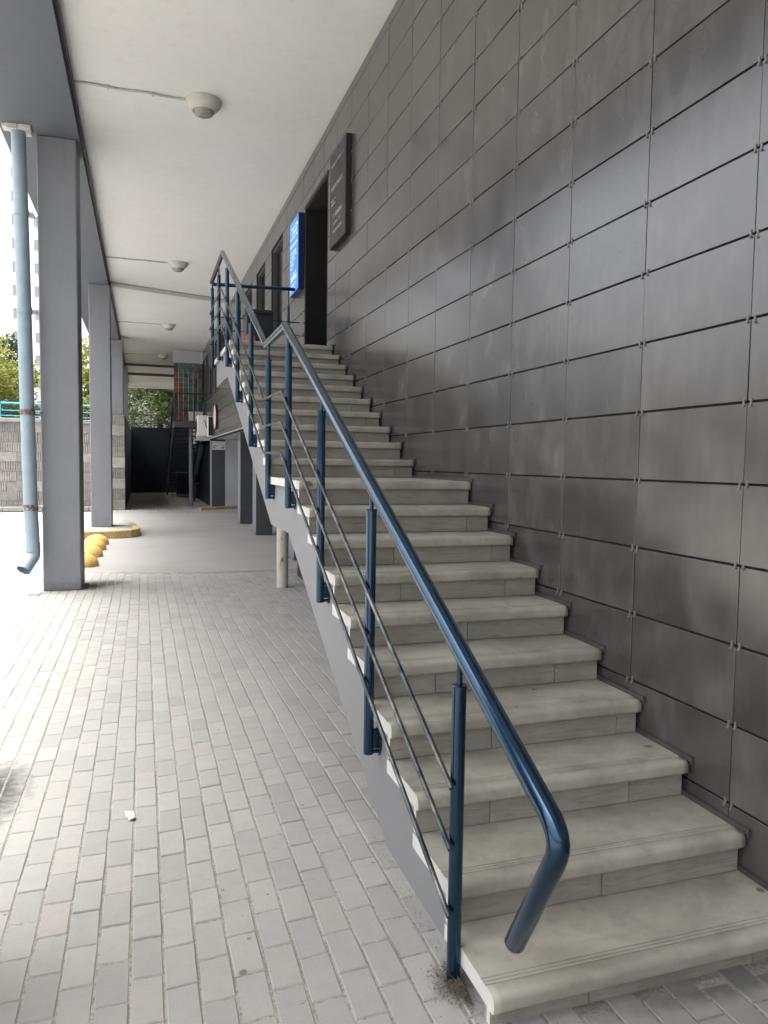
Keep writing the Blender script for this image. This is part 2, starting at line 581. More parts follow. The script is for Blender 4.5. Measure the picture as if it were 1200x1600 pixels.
def obj(name, bm, mats, parent=None, loc=(0, 0, 0), rot=None, smooth=False):
    return link(name, mesh_of(bm, name, mats, smooth), parent, loc, rot)
def tag(o, label=None, cat=None, group=None, kind=None):
    if label: o['label'] = label
    if cat: o['category'] = cat
    if group: o['group'] = group
    if kind: o['kind'] = kind
    return o
def thing(name, label, cat, loc=(0, 0, 0), group=None, rot=None):
    o = bpy.data.objects.new(name, None)
    o.empty_display_size = 0.1
    C.objects.link(o)
    o.location = loc
    if rot:
        o.rotation_euler = rot
    return tag(o, label, cat, group)
def bobj(name, dims, mat, parent=None, bev=0.0, loc=(0, 0, 0)):
    bm = bmesh.new()
    box(bm, *dims)
    if bev:
        bevel_all(bm, bev)
    return obj(name, bm, mat, parent, loc)

Mi = M.transposed()
def project(p):
    c = Mi @ (Vector(p) - Vector((0, 0, CAMZ)))
    if c.y < 0.1:
        return None
    return (600 + 1158.95 * c.x / c.y, 800 - 1158.95 * c.z / c.y, c.y)

# ================================================================== SETTING
WX = 2.06            # face of the panel wall
TX = 0.905           # left edge of the treads
SX = 0.935           # outer face of the stair body
# ---- ground, road
bm = bmesh.new()
box(bm, -260, 260, -120, 400, -0.4, -0.05)
tag(obj('ground', bm, 'asphalt'), kind='structure')

def arc_y(x):        # near edge of the road: a shallow curve
    return 10.9 + 0.12 * (x - 1.25) ** 2
bm = bmesh.new()
xs = [-40] + [-3.5 + 0.25 * i for i in range(30)] + [40]
a = [bm.verts.new((x, min(14, arc_y(max(-3.5, min(3.75, x)))) + 0.06, -0.012)) for x in xs]
b = [bm.verts.new((x, 24.5, -0.012)) for x in xs]
for i in range(len(xs) - 1):
    bm.faces.new((a[i], a[i + 1], b[i + 1], b[i]))
tag(obj('road', bm, 'asphalt'), kind='structure')
def gz(x, y):
    return 0.048 * max(0.0, min(1.0, (x - 0.05) / 0.85)) * max(0.0, min(1.0, (7.5 - y) / 3.0))
# ---- brick pavement: sandy bed, single bricks, edging
bm = bmesh.new()
xs = [-12] + [-3.5 + 0.25 * i for i in range(27)]
xs = sorted(xs + [0.05, 0.9])
rows = []
for y0 in (-6, -3, 0, 1, 2, 3, 4, 4.5, 5, 5.5, 6, 6.5, 7, 7.5, 8, 9, 10, 99):
    row = []
    for x in xs:
        y = min(y0, arc_y(max(-3.5, x)) - 0.02)
        row.append(bm.verts.new((x, y, -0.0042 + gz(x, y))))
    rows.append(row)
for a, b in zip(rows, rows[1:]):
    for i in range(len(xs) - 1):
        bm.faces.new((a[i], a[i + 1], b[i + 1], b[i]))
pavement = tag(obj('pavement', bm, 'sand'), kind='structure')

PW, PL = 0.102, 0.2
def paver_bm(bm, x, y, z, w, l, rz=0.0, tilt=(0, 0)):
    h, c = 0.03, 0.004
    pts = []
    for (dx, dy, dz) in ((-w, -l, -h), (w, -l, -h), (w, l, -h), (-w, l, -h), (-w, -l, -c), (w, -l, -c), (w, l, -c), (-w, l, -c),
                         (-w + c, -l + c, 0), (w - c, -l + c, 0), (w - c, l - c, 0), (-w + c, l - c, 0)):
        zz = z + dz + tilt[0] * dx + tilt[1] * dy
        pts.append(bm.verts.new((x + dx * math.cos(rz) - dy * math.sin(rz), y + dx * math.sin(rz) + dy * math.cos(rz), zz)))
    for q in range(2):
        for i in range(4):
            j = (i + 1) % 4
            bm.faces.new((pts[q * 4 + i], pts[q * 4 + j], pts[q * 4 + 4 + j], pts[q * 4 + 4 + i]))
    bm.faces.new(pts[8:12])
rp = random.Random(3)
pav = []
ncol = 0
for i in range(-38, 17):
    x = 0.411 + PW * i
    off = 0.1 * (i % 2) + rp.uniform(-0.015, 0.015)
    for j in range(4, 62):
        y = 0.04 + off + PL * j
        if y + 0.1 > arc_y(max(-3.5, x)) - 0.04 or x > WX - 0.03:
            continue
        pr = project((x, y, 0))
        if pr is None or pr[0] < -90 or pr[1] > 1690 or pr[0] > 1300:
            continue
        # hidden behind the stair body or the first step
        if x > 1.12 and 1.83 < y < 3.3:
            continue
        jz = rp.uniform(-0.0026, 0.0012) + gz(x, y)
        pav.append((pr[2], x, y, jz, rp.uniform(-0.014, 0.014), rp.uniform(-0.012, 0.012), rp.uniform(-0.010, 0.010) - (gz(x + 0.05, y) - gz(x - 0.05, y)) / 0.1, rp.uniform(-0.0015, 0.0015)))
pav.sort(key=lambda t: t[0] - (0 if 0 <= project(t[1:4])[0] <= 1200 and project(t[1:4])[1] <= 1600 else -50))
pmesh = []
for k in range(4):
    bm = bmesh.new()
    paver_bm(bm, 0, 0, 0, 0.0475 + 0.0004 * k, 0.0975)
    pmesh.append(mesh_of(bm, 'paver', 'paver'))
for k, (d, x, y, jz, rz, tx, ty, dx) in enumerate(pav[:300]):
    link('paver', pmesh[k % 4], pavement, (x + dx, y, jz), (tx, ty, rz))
bm = bmesh.new()
for k, (d, x, y, jz, rz, tx, ty, dx) in enumerate(pav[300:]):
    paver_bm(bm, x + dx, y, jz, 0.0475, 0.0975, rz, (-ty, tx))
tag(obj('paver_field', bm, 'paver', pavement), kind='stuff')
# edging stones between bricks and road
x = -3.4
while x < 3.3:
    x2 = x + 0.78
    a = Vector((x, arc_y(x), 0)); b = Vector((x2, arc_y(x2), 0))
    L = (b - a).length
    bm = bmesh.new()
    box(bm, 0.004, L - 0.004, -0.045, 0.045, -0.06, 0.004)
    bevel_all(bm, 0.006)
    obj('edging_stone', bm, 'kerb', pavement, a, (0, 0, math.atan2(b.y - a.y, b.x - a.x)))
    x = x2
# far paving beyond the road
bm = bmesh.new()
for i in range(40):
    for j in range(36):
        x0 = -1.3 + 0.12 * i + 0.0
        y0 = 24.2 + 0.4 * j + (0.2 if i % 2 else 0)
        paver_bm(bm, x0, y0, -0.002, 0.057, 0.194)
tag(obj('far_paving', bm, 'paver'), kind='structure')

# ---- ceiling of the passage and the storey above
bm = bmesh.new()
box(bm, -0.70, 9, -16, 40.2, 5.52, 5.9)
tag(obj('ceiling', bm, 'ceiling'), kind='structure')
ub = thing('upper_building', 'grey upper storeys of the building resting over the covered passage', 'building', (0, 0, 5.38))
bobj('edge_beam', (-1.53, -0.69, -16, 40.2, 0.0, 3.6), 'beam_paint', ub)
bobj('storey', (-0.68, 9, -16, 40.2, 0.53, 6.5), 'grey_paint', ub)
bobj('end_beam', (-0.70, 9, 39.4, 40.2, -0.12, 0.135), 'ceiling', ub)
# black strip standing in for the shadow gap between beam and ceiling
bobj('shadow_gap_strip', (-0.688, -0.655, -16, 39.4, 0.055, 0.138), 'black', ub)

# ---- columns along the open side
colspec = [(-1.19, 2.05, 0.0, 'grey square column just left of the near pavers'),
           (-1.16, 9.75, 0.0, 'nearest tall grey square column beside the pale blue downpipe'),
           (-1.09, 17.40, 0.12, 'grey square column standing on the yellow kerbed island')]
for (x, y, z, lab) in colspec:
    bm = bmesh.new()
    box(bm, x, x + 0.43, y, y + 0.58, z, 5.379)
    bevel_all(bm, 0.012)
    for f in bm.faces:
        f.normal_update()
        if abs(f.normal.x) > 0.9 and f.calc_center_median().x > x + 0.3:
            f.material_index = 1  # inner face darker: its shade is put into the colour
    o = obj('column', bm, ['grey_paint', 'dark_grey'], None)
    tag(o, lab, 'column', 'square columns along the open side')
for (x, y, lab) in ((-0.945, 25.15, 'grey square column standing on the ribbed stone pier'), (-0.93, 32.3, 'farthest grey square column on the terrace edge')):
    o = bobj('column', (x, x + 0.36, y, y + 0.58, 3.03, 5.379), 'grey_paint', None, 0.01)
    tag(o, lab, 'column', 'square columns along the open side')

# ---- panel wall
wall = thing('panel_wall', 'dark grey panel clad wall rising beside the concrete stairs', 'wall', (WX, 0, 0))
# solid behind the panels with openings cut out
openings = [(8.60, 9.86, 2.90, 4.94, 'door')]
for y0 in (11.55, 13.27, 14.95, 16.65, 18.3, 20.0, 21.75, 23.5, 25.1, 26.7, 28.3, 30.0):
    openings.append((y0, y0 + 1.02, 3.66, 5.10, 'window'))
def subtract(rects, op):
    out = []
    for (a, b, c, d) in rects:
        oy0, oy1, oz0, oz1 = op[:4]
        if oy1 <= a or oy0 >= b or oz1 <= c or oz0 >= d:
            out.append((a, b, c, d)); continue
        if a < oy0: out.append((a, oy0, c, d))
        if b > oy1: out.append((oy1, b, c, d))
        yy0, yy1 = max(a, oy0), min(b, oy1)
        if c < oz0: out.append((yy0, yy1, c, oz0))
        if d > oz1: out.append((yy0, yy1, oz1, d))
    return out
rects = [(-16, 10.3, 0.0, 5.52), (10.3, 31.5, 2.34, 5.52)]
for op in openings:
    rects = subtract(rects, op)
bm = bmesh.new()
for (a, b, c, d) in rects:
    box(bm, 0.012, 0.25, a, b, c + 0.001, d - 0.001)
obj('wall_core', bm, 'backing', wall)
PY0, PZ0, PCW, PCH = 2.1463, 1.5519, 0.6045, 0.2957
def stair_line(y):
    if y < 1.75: return 0.0
    if y < 4.46: return 0.15 + 0.496 * (y - 1.745) - 0.16
    if y < 5.55: return 1.35
    if y < 8.24: return 1.55 + 0.477 * (y - 5.545) - 0.12
    if y < 10.1: return 2.8
    return 2.34
panels = []
for c in range(-30, 49):
    for k in range(-6, 14):
        y0, y1 = PY0 + PCW * c, PY0 + PCW * (c + 1)
        z0, z1 = PZ0 + PCH * k, PZ0 + PCH * (k + 1)
        z0, z1 = max(z0, 0.02), min(z1, 5.50)
        if y0 >= 10.0:
            z0 = max(z0, 2.345)
        if z1 - z0 < 0.03 or z1 < min(stair_line(y0), stair_line(y1)) - 0.32:
            continue
        g, gh = 0.0022, 0.0042
        full = abs(z1 - z0 - PCH) < 1e-3
        rr = [(y0 + g, y1 - g, z0 + gh, z1 - gh)]
        for op in openings:
            n = subtract(rr, (op[0] - 0.02, op[1] + 0.02, op[2] - 0.02, op[3] + 0.02))
            if n != rr: full = False
            rr = n
        for r_ in rr:
            if r_[1] - r_[0] < 0.03 or r_[3] - r_[2] < 0.03: continue
            pr = project((WX, (r_[0] + r_[1]) / 2, (r_[2] + r_[3]) / 2))
            vis = pr is not None and -100 < pr[0] < 1320 and -60 < pr[1] < 1660
            panels.append((pr[2] if vis else 999, r_, full))
panels.sort(key=lambda t: t[0])
bm = bmesh.new()
box(bm, 0, 0.010, -PCW / 2 + 0.0022, PCW / 2 - 0.0022, -PCH / 2 + 0.0042, PCH / 2 - 0.0042)
bevel_all(bm, 0.0012)
pm = mesh_of(bm, 'panel', 'panel')
rq = random.Random(11)
bmr = bmesh.new()
for k, (d, (a, b, c, e), full) in enumerate(panels):
    if k < 300:
        if full:
            link('panel', pm, wall, (rq.uniform(-0.0012, 0.0012), (a + b) / 2, (c + e) / 2), (0, rq.uniform(-0.004, 0.004), rq.uniform(-0.003, 0.003)))
        else:
            w, h = (b - a) / 2, (e - c) / 2
            bobj('panel', (0, 0.010, -w, w, -h, h), 'panel', wall, 0.0012, (0, (a + b) / 2, (c + e) / 2))
    else:
        box(bmr, 0, 0.010, a, b, c, e)
tag(obj('panel_field', bmr, 'panel', wall), kind='stuff')
# metal clips astride the horizontal joints
bm = bmesh.new()
box(bm, -0.003, 0.002, -0.0042, 0.0042, -0.014, 0.014)
box(bm, -0.0075, -0.0045, -0.0045, 0.0045, -0.016, -0.010)
clip_me = mesh_of(bm, 'panel_clip', 'clip')
bmr = bmesh.new()
for c in range(-1, 22):
    for k in range(-6, 14):
        y, z = PY0 + PCW * c, PZ0 + PCH * k
        if z < stair_line(y) + 0.12 or z < 0.1 or z > 5.45: continue
        if any(o[0] - 0.03 < y < o[1] + 0.03 and o[2] - 0.03 < z < o[3] + 0.03 for o in openings): continue
        if y >= 10.0 and z < 2.4: continue
        for s in (-1, 1):
            yy = y + s * rq.uniform(0.013, 0.020)
            zz = z + rq.uniform(-0.006, 0.004)
            if y < 4.7:
                link('panel_clip', clip_me, wall, (0, yy, zz), (rq.uniform(-0.08, 0.08), 0, 0))
            else:
                box(bmr, -0.003, 0.002, yy - 0.004, yy + 0.004, zz - 0.013, zz + 0.013)
tag(obj('far_panel_clips', bmr, 'clip', wall), kind='stuff')
# drip edge under the far cladding
bobj('drip_edge', (-0.012, 0.02, 10.3, 31.5, 2.315, 2.342), 'galv', wall)
# door and windows in the wall
for (y0, y1, z0, z1, kd) in openings:
    if kd == 'door':
        bm = bmesh.new()
        box(bm, 1.50, 1.55, y0 + 0.05, y1 - 0.05, z0 + 0.03, z1 - 0.05)
        d = obj('door', bm, 'doorway_dark', wall)
        bm = bmesh.new()
        box(bm, 0.002, 1.6, y0 - 0.015, y0 + 0.03, z0, z1)
        box(bm, 0.002, 1.6, y1 - 0.03, y1 + 0.015, z0, z1)
        box(bm, 0.002, 1.6, y0 + 0.03, y1 - 0.03, z1 - 0.03, z1 + 0.01)
        box(bm, 0.03, 1.6, y0 + 0.03, y1 - 0.03, z0 - 0.05, z0 + 0.02)
        box(bm, 1.56, 1.6, y0 + 0.03, y1 - 0.03, z0, z1)
        obj('frame', bm, 'doorway_dark', d)  # vestibule lining; the dark of the open interior is put into its black
        bm = bmesh.new()
        tube(bm, [(1.50, y0 + 0.13, z0 + 0.8), (1.46, y0 + 0.13, z0 + 0.8), (1.46, y0 + 0.13, z0 + 1.2), (1.50, y0 + 0.13, z0 + 1.2)], 0.012, 8)
        obj('handle', bm, 'dark_grey', d, smooth=True)
        bobj('lintel_trim', (-0.012, 0.02, y0 - 0.02, y1 + 0.02, z1, z1 + 0.035), 'dark_grey', wall)
    else:
        bm = bmesh.new()
        box(bm, 0.09, 0.10, y0 + 0.04, y1 - 0.04, z0 + 0.04, z1 - 0.04)
        w = obj('window', bm, 'glass_dark', wall)
        bm = bmesh.new()
        box(bm, 0.03, 0.13, y0, y0 + 0.04, z0, z1)
        box(bm, 0.03, 0.13, y1 - 0.04, y1, z0, z1)
        box(bm, 0.03, 0.13, y0 + 0.04, y1 - 0.04, z0, z0 + 0.04)
        box(bm, 0.03, 0.13, y0 + 0.04, y1 - 0.04, z1 - 0.04, z1)
        obj('window_frame', bm, 'dark_grey', w)
        bobj('window_sill', (-0.03, 0.03, y0 - 0.02, y1 + 0.02, z0 - 0.022, z0), 'dark_grey', w)

# ---- lower level behind the stairs
bobj_ = bobj('soffit', (2.32, 8.9, 10.3, 39.3, 2.36, 2.6), 'pale_wall', None)
tag(bobj_, 'pale soffit over the lower recess under the panel wall', 'soffit')
lw = thing('lower_wall', 'shaded rear walls of the recess below the panel wall', 'wall', (0, 0, 0))
bobj('wall_face', (3.6, 3.8, 10.3, 26.0, 0, 2.36), 'pale_wall', lw)
bobj('cross_wall', (2.70, 3.6, 26.1, 26.4, 0, 2.36), 'pale_wall', lw)
bobj('side_wall', (2.25, 2.45, 26.4, 39.0, 0, 2.36), 'dark_paint', lw)
bobj('end_wall', (2.32, 3.6, 10.32, 10.5, 0, 2.36), 'pale_wall', lw)
for (x, y, lab) in ((2.35, 12.0, 'dark grey square column behind the white support pole'), (2.345, 16.3, 'dark grey square column under the stair flank, nearer of the pair'), (2.38, 19.35, 'dark grey square column under the stair flank, farther of the pair')):
    bm = bmesh.new()
    box(bm, x, x + 0.37, y, y + 0.5, 0, 2.358)
    bevel_all(bm, 0.008)
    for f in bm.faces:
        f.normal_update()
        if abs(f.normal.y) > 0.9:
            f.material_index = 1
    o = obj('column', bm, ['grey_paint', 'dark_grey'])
    tag(o, lab, 'column', 'columns under the panel wall')
# service door with a white notice
dd = thing('service_door', 'dark service door under a white notice in the lower recess', 'door', (2.25, 26.1, 0))
bobj('door_leaf', (0.0, 0.45, 0.02, 0.08, 0.0, 1.98), 'dark_grey', dd)
bobj('door_frame', (-0.05, 0.0, 0.0, 0.12, 0.0, 2.30), 'galv', dd)
bobj('top_panel', (0.0, 0.45, 0.03, 0.09, 1.98, 2.34), 'dark_grey', dd)
nb = thing('notice_board', 'small white notice board above the dark service door', 'sign', (2.26, 26.08, 1.99))
bobj('board', (0, 0.44, 0, 0.02, 0, 0.29), 'white_plastic', nb, 0.003)
for (a, b, c, d) in ((0.04, 0.16, 0.12, 0.145), (0.04, 0.10, 0.05, 0.09), (0.30, 0.34, 0.05, 0.10), (0.36, 0.41, 0.05, 0.10), (0.36, 0.41, 0.13, 0.15)):
    bobj('print', (a, b, -0.002, 0.0, c, d), 'dark_grey', nb)

# ================================================================== STAIRS
stairs = thing('staircase', 'grey concrete staircase climbing beside the dark panel wall', 'stairs', (0, 0, 0))
Y1, R1, H1, Z1 = 1.745, 0.3015, 0.1495, 0.151
Y2, R2, H2 = 5.545, 0.2995, 0.1428
ZL = Z1 + 9 * H1            # mid landing
ZT = ZL + 10 * H2           # top landing
treads = [(Y1 + R1 * k, Z1 + H1 * k, R1, H1) for k in range(9)]
treads.append((Y1 + R1 * 9, ZL, Y2 - (Y1 + R1 * 9), H1))
treads += [(Y2 + R2 * k, ZL + H2 * (k + 1), R2, H2) for k in range(9)]
treads.append((Y2 + R2 * 9, ZT, 10.1 - (Y2 + R2 * 9) - 0.05, H2))
# body: closed solid built column by column between every break in the top or the underside
def underside(y):
    for (ya, za), (yb, zb) in zip(UND, UND[1:]):
        if y <= yb + 1e-9:
            return za + (zb - za) * (y - ya) / (yb - ya)
    return UND[-1][1]
def stepped_solid(bm, tops, x0, x1):
    ys = sorted({t[0] for t in tops} | {t[1] for t in tops} | {u[0] for u in UND if tops[0][0] < u[0] < tops[-1][1]})
    prev = None
    for ya, yb in zip(ys, ys[1:]):
        t = [q[2] for q in tops if q[0] - 1e-9 <= ya and q[1] + 1e-9 >= yb][0]
        za, zb = underside(ya), underside(yb)
        v = [[bm.verts.new((x, y, z)) for (y, z) in ((ya, za), (yb, zb), (yb, t), (ya, t))] for x in (x0, x1)]
        bm.faces.new(v[0]); bm.faces.new(list(reversed(v[1])))
        bm.faces.new((v[0][0], v[1][0], v[1][1], v[0][1]))
        bm.faces.new((v[0][3], v[0][2], v[1][2], v[1][3]))
        z_from = za if prev is None else prev
        if abs(t - z_from) > 1e-6:
            w = [bm.verts.new((x, ya, z)) for (x, z) in ((x0, z_from), (x1, z_from), (x1, t), (x0, t))]
            bm.faces.new(w)
        prev = t
        last = (yb, zb, t)
    w = [bm.verts.new((x, last[0], z)) for (x, z) in ((x0, last[1]), (x1, last[1]), (x1, last[2]), (x0, last[2]))]
    bm.faces.new(w)
UND = [(1.0, 0.0), (2.66, 0.0), (4.95, 1.128), (5.67, 1.128), (8.77, 2.58), (10.2, 2.58)]
tops = [(y + 0.07, (y + run + 0.07 if k < 19 else 10.1), z - 0.06) for k, (y, z, run, h) in enumerate(treads)]
bm = bmesh.new()
stepped_solid(bm, tops, SX, WX - 0.012)
bmesh.ops.remove_doubles(bm, verts=list(bm.verts), dist=1e-5)
obj('stair_body', bm, 'stringer_paint', stairs)
def tread_mesh(depth, seed=0):
    rt = random.Random(seed)
    T = 0.053
    prof = []
    rr = 0.019
    # front nosing from below, rounded
    prof.append((0.03, -T))
    prof.append((0.012, -T))
    for k in range(5):
        a = math.pi * 1.5 - (math.pi / 2) * k / 4
        prof.append((0.010 + 0.010 * math.cos(a), -T + 0.012 + 0.012 * math.sin(a)))
    for k in range(7):
        a = math.pi - (math.pi / 2) * k / 6
        prof.append((rr + rr * math.cos(a), -rr + rr * math.sin(a)))
    for gy in (0.052, 0.066, 0.080):
        prof += [(gy, 0), (gy + 0.0015, -0.0035), (gy + 0.0045, -0.0035), (gy + 0.006, 0)]
    prof += [(depth, 0), (depth, -T)]
    bm = bmesh.new()
    nx = 44
    rings = []
    for i in range(nx + 1):
        x = TX + (WX - 0.012 - TX) * i / nx
        j = [rt.uniform(-0.0009, 0.0009) for _ in range(2)]
        chip = rt.uniform(0.003, 0.007) if rt.random() < 0.09 else 0.0
        rings.append([bm.verts.new((x, y + ((j[0] + (chip if -0.03 < z < -0.002 else 0)) if y < 0.03 else 0), z + ((j[1] * 0.6 - (chip * 0.5 if z > -0.012 else 0)) if y < 0.024 else 0))) for y, z in prof])
    n = len(prof)
    for a, b in zip(rings, rings[1:]):
        for q in range(n):
            f = bm.faces.new((a[q], b[q], b[(q + 1) % n], a[(q + 1) % n]))
            f.smooth = q < 14
    e0 = bm.faces.new(rings[0]); e0.material_index = 1
    bm.faces.new(list(reversed(rings[-1])))
    me = mesh_of(bm, 'tread', ['tread', 'white'])
    return me
tm = {}
rr_ = random.Random(5)
def riser_piece(x0, x1, h, white_left):
    bm = bmesh.new()
    w = x1 - x0
    box(bm, -w / 2, w / 2, 0, 0.022, -h / 2, h / 2)
    bevel_all(bm, 0.0015)
    if white_left:
        for f in bm.faces:
            f.normal_update()
            if abs(f.normal.x) > 0.9 and f.calc_center_median().x < 0:
                f.material_index = 1
    return mesh_of(bm, 'riser_slab', ['riser', 'white'])
for k, (y, z, run, h) in enumerate(treads):
    key = (round(run, 3), k % 5)
    if key not in tm:
        tm[key] = tread_mesh(run + 0.05, k)
    link('tread', tm[key], stairs, (0, y, z))
    zb = z - 0.053 - 0.001
    z0 = (treads[k - 1][1] if k else 0.0) + 0.002
    cuts = [TX + 0.003]
    s = TX + rr_.uniform(0.42, 0.62) if k % 2 else TX + rr_.uniform(0.2, 0.4)
    while s < WX - 0.08:
        cuts.append(s); s += 0.598
    cuts.append(WX - 0.013)
    for q, (a, b) in enumerate(zip(cuts, cuts[1:])):
        link('riser_slab', riser_piece(a + 0.0015, b - 0.0015, zb - z0, q == 0), stairs, ((a + b) / 2, y + 0.031 + rr_.uniform(-0.0015, 0.0015), (zb + z0) / 2))
    # mortar behind the slabs
    bobj('mortar', (TX + 0.006, WX - 0.014, y + 0.040, y + 0.069, z0, zb), 'kerb', stairs)
    # metal trim along the wall at each tread
    if k < 19:
        yl = y + run + 0.046
        bm = bmesh.new()
        box(bm, WX - 0.0115, WX - 0.003, y - 0.006, yl, z + 0.0, z + 0.018)
        box(bm, WX - 0.0125, WX - 0.003, y - 0.010, y - 0.006, z - 0.01, z + 0.022)
        obj('wall_trim', bm, 'trim', stairs)
    else:
        bobj('wall_trim', (WX - 0.0115, WX - 0.003, y - 0.006, 8.58, z, z + 0.022), 'trim', stairs)
# white peeling support pole
bm = bmesh.new()
tube(bm, [(1.70, 9.42, 0), (1.70, 9.42, 2.579)], 0.076, 18)
o = obj('support_pole', bm, 'peeled', smooth=True)
tag(o, 'white peeling round steel pole standing under the upper stair landing', 'pole')

# ================================================================== RAILING
RX = 0.888
rail = thing('stair_railing', 'dark blue tubular steel railing along the open side of stairs', 'railing', (RX, 0, 0))
K_ = 0.888 / 0.875
def far(p):
    return (p[0], p[1] * K_, 1.61 + (p[2] - 1.61) * K_)
P = [(0, 1.585, 0.42), (0, 1.375, 0.785), (0, 4.79, 2.482), (0, 5.566, 2.472), (0, 8.72, 3.962), (0, 10.17, 3.955)]
P = [far(p) for p in P]
pts = fillet(P, [0, 0.075, 0.012, 0.012, 0.012, 0], 7)
bm = bmesh.new()
# rounded bottom end
e = (Vector(P[0]) - Vector(P[1])).normalized()
pts2 = [pts[0] + e * 0.012, pts[0] + e * 0.008] + pts
tube(bm, pts2, [0.017, 0.023] + [0.0268] * len(pts), 20)
obj('handrail', bm, 'rail', rail, smooth=True)
def rail_z(y):
    for (a, b) in zip(P[1:], P[2:]):
        if a[1] <= y <= b[1]:
            return a[2] + (b[2] - a[2]) * (y - a[1]) / (b[1] - a[1])
    return P[-1][2]
def line3(y, zs):       # infill bar heights
    return zs
posts = [(1.954, 0.0, 0.968), (2.853, 0.415, 1.425), (3.75, 0.880, 1.875), (4.665, 1.316, 2.335), (5.46, 1.336, 2.352), (6.375, 1.733, 2.765), (7.325, 2.178, 3.22), (8.25, 2.628, 3.67), (9.17, 2.812, 3.815), (10.05, 2.822, 3.85)]
bm = bmesh.new()
tube(bm, [(0, 0, 0), (0, 0, 0.003), (0, 0, 0.05)], [0.004, 0.0075, 0.0075], 8)
posts = [(y * K_, (0.03 if k == 0 else 1.61 + (a - 1.61) * K_), 1.61 + (b - 1.61) * K_) for k, (y, a, b) in enumerate(posts)]
rb = random.Random(2)
for k, (y, z0, z1) in enumerate(posts):
    bm = bmesh.new()
    rz = 0.0215
    tube(bm, [(0, y, z0), (0, y, z0 + 0.003), (0, y, z1 - 0.011), (0, y, z1 - 0.0105), (0, y, z1 - 0.002), (0, y, z1)], [rz - 0.003, rz, rz, rz + 0.0028, rz + 0.0028, rz + 0.0005], 18)
    p = obj('post', bm, 'rail', rail, smooth=True)
    bm = bmesh.new()
    zr = rail_z(y) - 0.015
    tube(bm, [(0, y, z1 - 0.01), (0, y, zr - 0.022), (0, y, zr - 0.014), (0, y, zr)], [0.0092, 0.0092, 0.0125, 0.0145], 10)
    obj('stem', bm, 'rail', p, smooth=True)
    if k:
        zc = z0 + 0.055
        bm = bmesh.new()
        box(bm, 0.012, SX - RX - 0.010, y - 0.016, y + 0.016, zc - 0.03, zc + 0.035)
        b = obj('bracket', bm, 'rail', p)
        bm = bmesh.new()
        for j in range(20):
            pass
        ring0 = [bm.verts.new((SX - RX - 0.010, y - 0.004 + 0.036 * math.cos(t), zc + 0.062 * math.sin(t))) for t in [2 * math.pi * j / 20 for j in range(20)]]
        ring1 = [bm.verts.new((SX - RX + 0.001, v.co.y, v.co.z)) for v in ring0]
        bm.faces.new(ring0); bm.faces.new(list(reversed(ring1)))
        for j in range(20):
            bm.faces.new((ring0[j], ring0[(j + 1) % 20], ring1[(j + 1) % 20], ring1[j]))
        for dz in (-0.045, 0.045):
            tube(bm, [(SX - RX - 0.03, y - 0.006, zc + dz), (SX - RX - 0.009, y - 0.006, zc + dz)], 0.009, 6)
        obj('wall_plate', bm, 'rail', p)
# infill bars
BX = -0.031
for (za, zb_, zc_, zd, ze) in ((0.672, 2.060, 2.062, 3.535, 3.525), (0.488, 1.862, 1.868, 3.335, 3.33), (0.285, 1.668, 1.675, 3.135, 3.13)):
    pl = fillet([far(p) for p in ((BX, 1.925, za), (BX, 4.76, zb_), (BX, 5.49, zc_), (BX, 8.60, zd), (BX, 10.10, ze), (BX + 0.03, 10.11, ze - 0.005))], [0, 0.012, 0.012, 0.012, 0.012, 0], 3)
    bm = bmesh.new()
    tube(bm, pl, 0.0085, 10)
    obj('infill_bar', bm, 'bar', rail, smooth=True)
# short end railing across the top landing, back to the wall
bm = bmesh.new()
tube(bm, [(-0.01, 10.12, 3.92), (WX - RX - 0.02, 10.12, 3.945)], 0.0235, 14)
obj('end_handrail', bm, 'rail', rail, smooth=True)
for z in (3.50, 3.33, 3.14):
    bm = bmesh.new()
    tube(bm, [(-0.02, 10.1, z), (WX - RX - 0.02, 10.1, z)], 0.008, 8)
    obj('infill_bar', bm, 'rail', rail, smooth=True)
bm = bmesh.new()
tube(bm, [(1.0, 10.12, ZT + 0.01), (1.0, 10.12, 3.72)], 0.02, 14)
p = obj('post', bm, 'rail', rail, smooth=True)
bm = bmesh.new()
tube(bm, [(1.0, 10.12, 3.71), (1.0, 10.12, 3.93)], 0.009, 8)
obj('stem', bm, 'rail', p, smooth=True)

# ================================================================== CEILING LAMPS
def lamp(y, x, lab):
    t = thing('ceiling_lamp', lab, 'lamp', (x, y, 5.52), 'round lamps along the passage ceiling')
    bm = bmesh.new()
    lathe(bm, [(0, -0.0005), (0.192, -0.0005), (0.195, -0.012), (0.185, -0.020), (0.180, -0.055), (0.168, -0.068), (0.140, -0.095), (0.130, -0.112), (0.122, -0.117), (0.116, -0.110), (0, -0.110)], 32)
    obj('lamp_body', bm, 'lamp_body', t, smooth=True)
    bm = bmesh.new()
    lathe(bm, [(0.115, -0.1105), (0.111, -0.126), (0.096, -0.146), (0.068, -0.161), (0.034, -0.168), (0, -0.170)], 28)
    obj('lamp_glass', bm, 'lamp_glass', t, smooth=True)
    bm = bmesh.new()
    n = 10
    L = x + 0.66
    ptl = [(-0.185 - (L - 0.185) * i / n, 0.012 * math.sin(i * 1.3), -0.014 + 0.002 * math.sin(i * 2.1)) for i in range(n + 1)]
    tube(bm, ptl, 0.0125, 8)
    for q in (0.3, 0.7):
        xx = -0.185 - (L - 0.185) * q
        box(bm, xx - 0.012, xx + 0.012, -0.024, 0.03, -0.03, -0.001)
    obj('conduit', bm, 'galv', t, smooth=True)
lamp(8.57, 0.655, 'off white round ceiling lamp nearest the camera')
lamp(15.57, 0.69, 'second round ceiling lamp, just short of the grey cable tray')
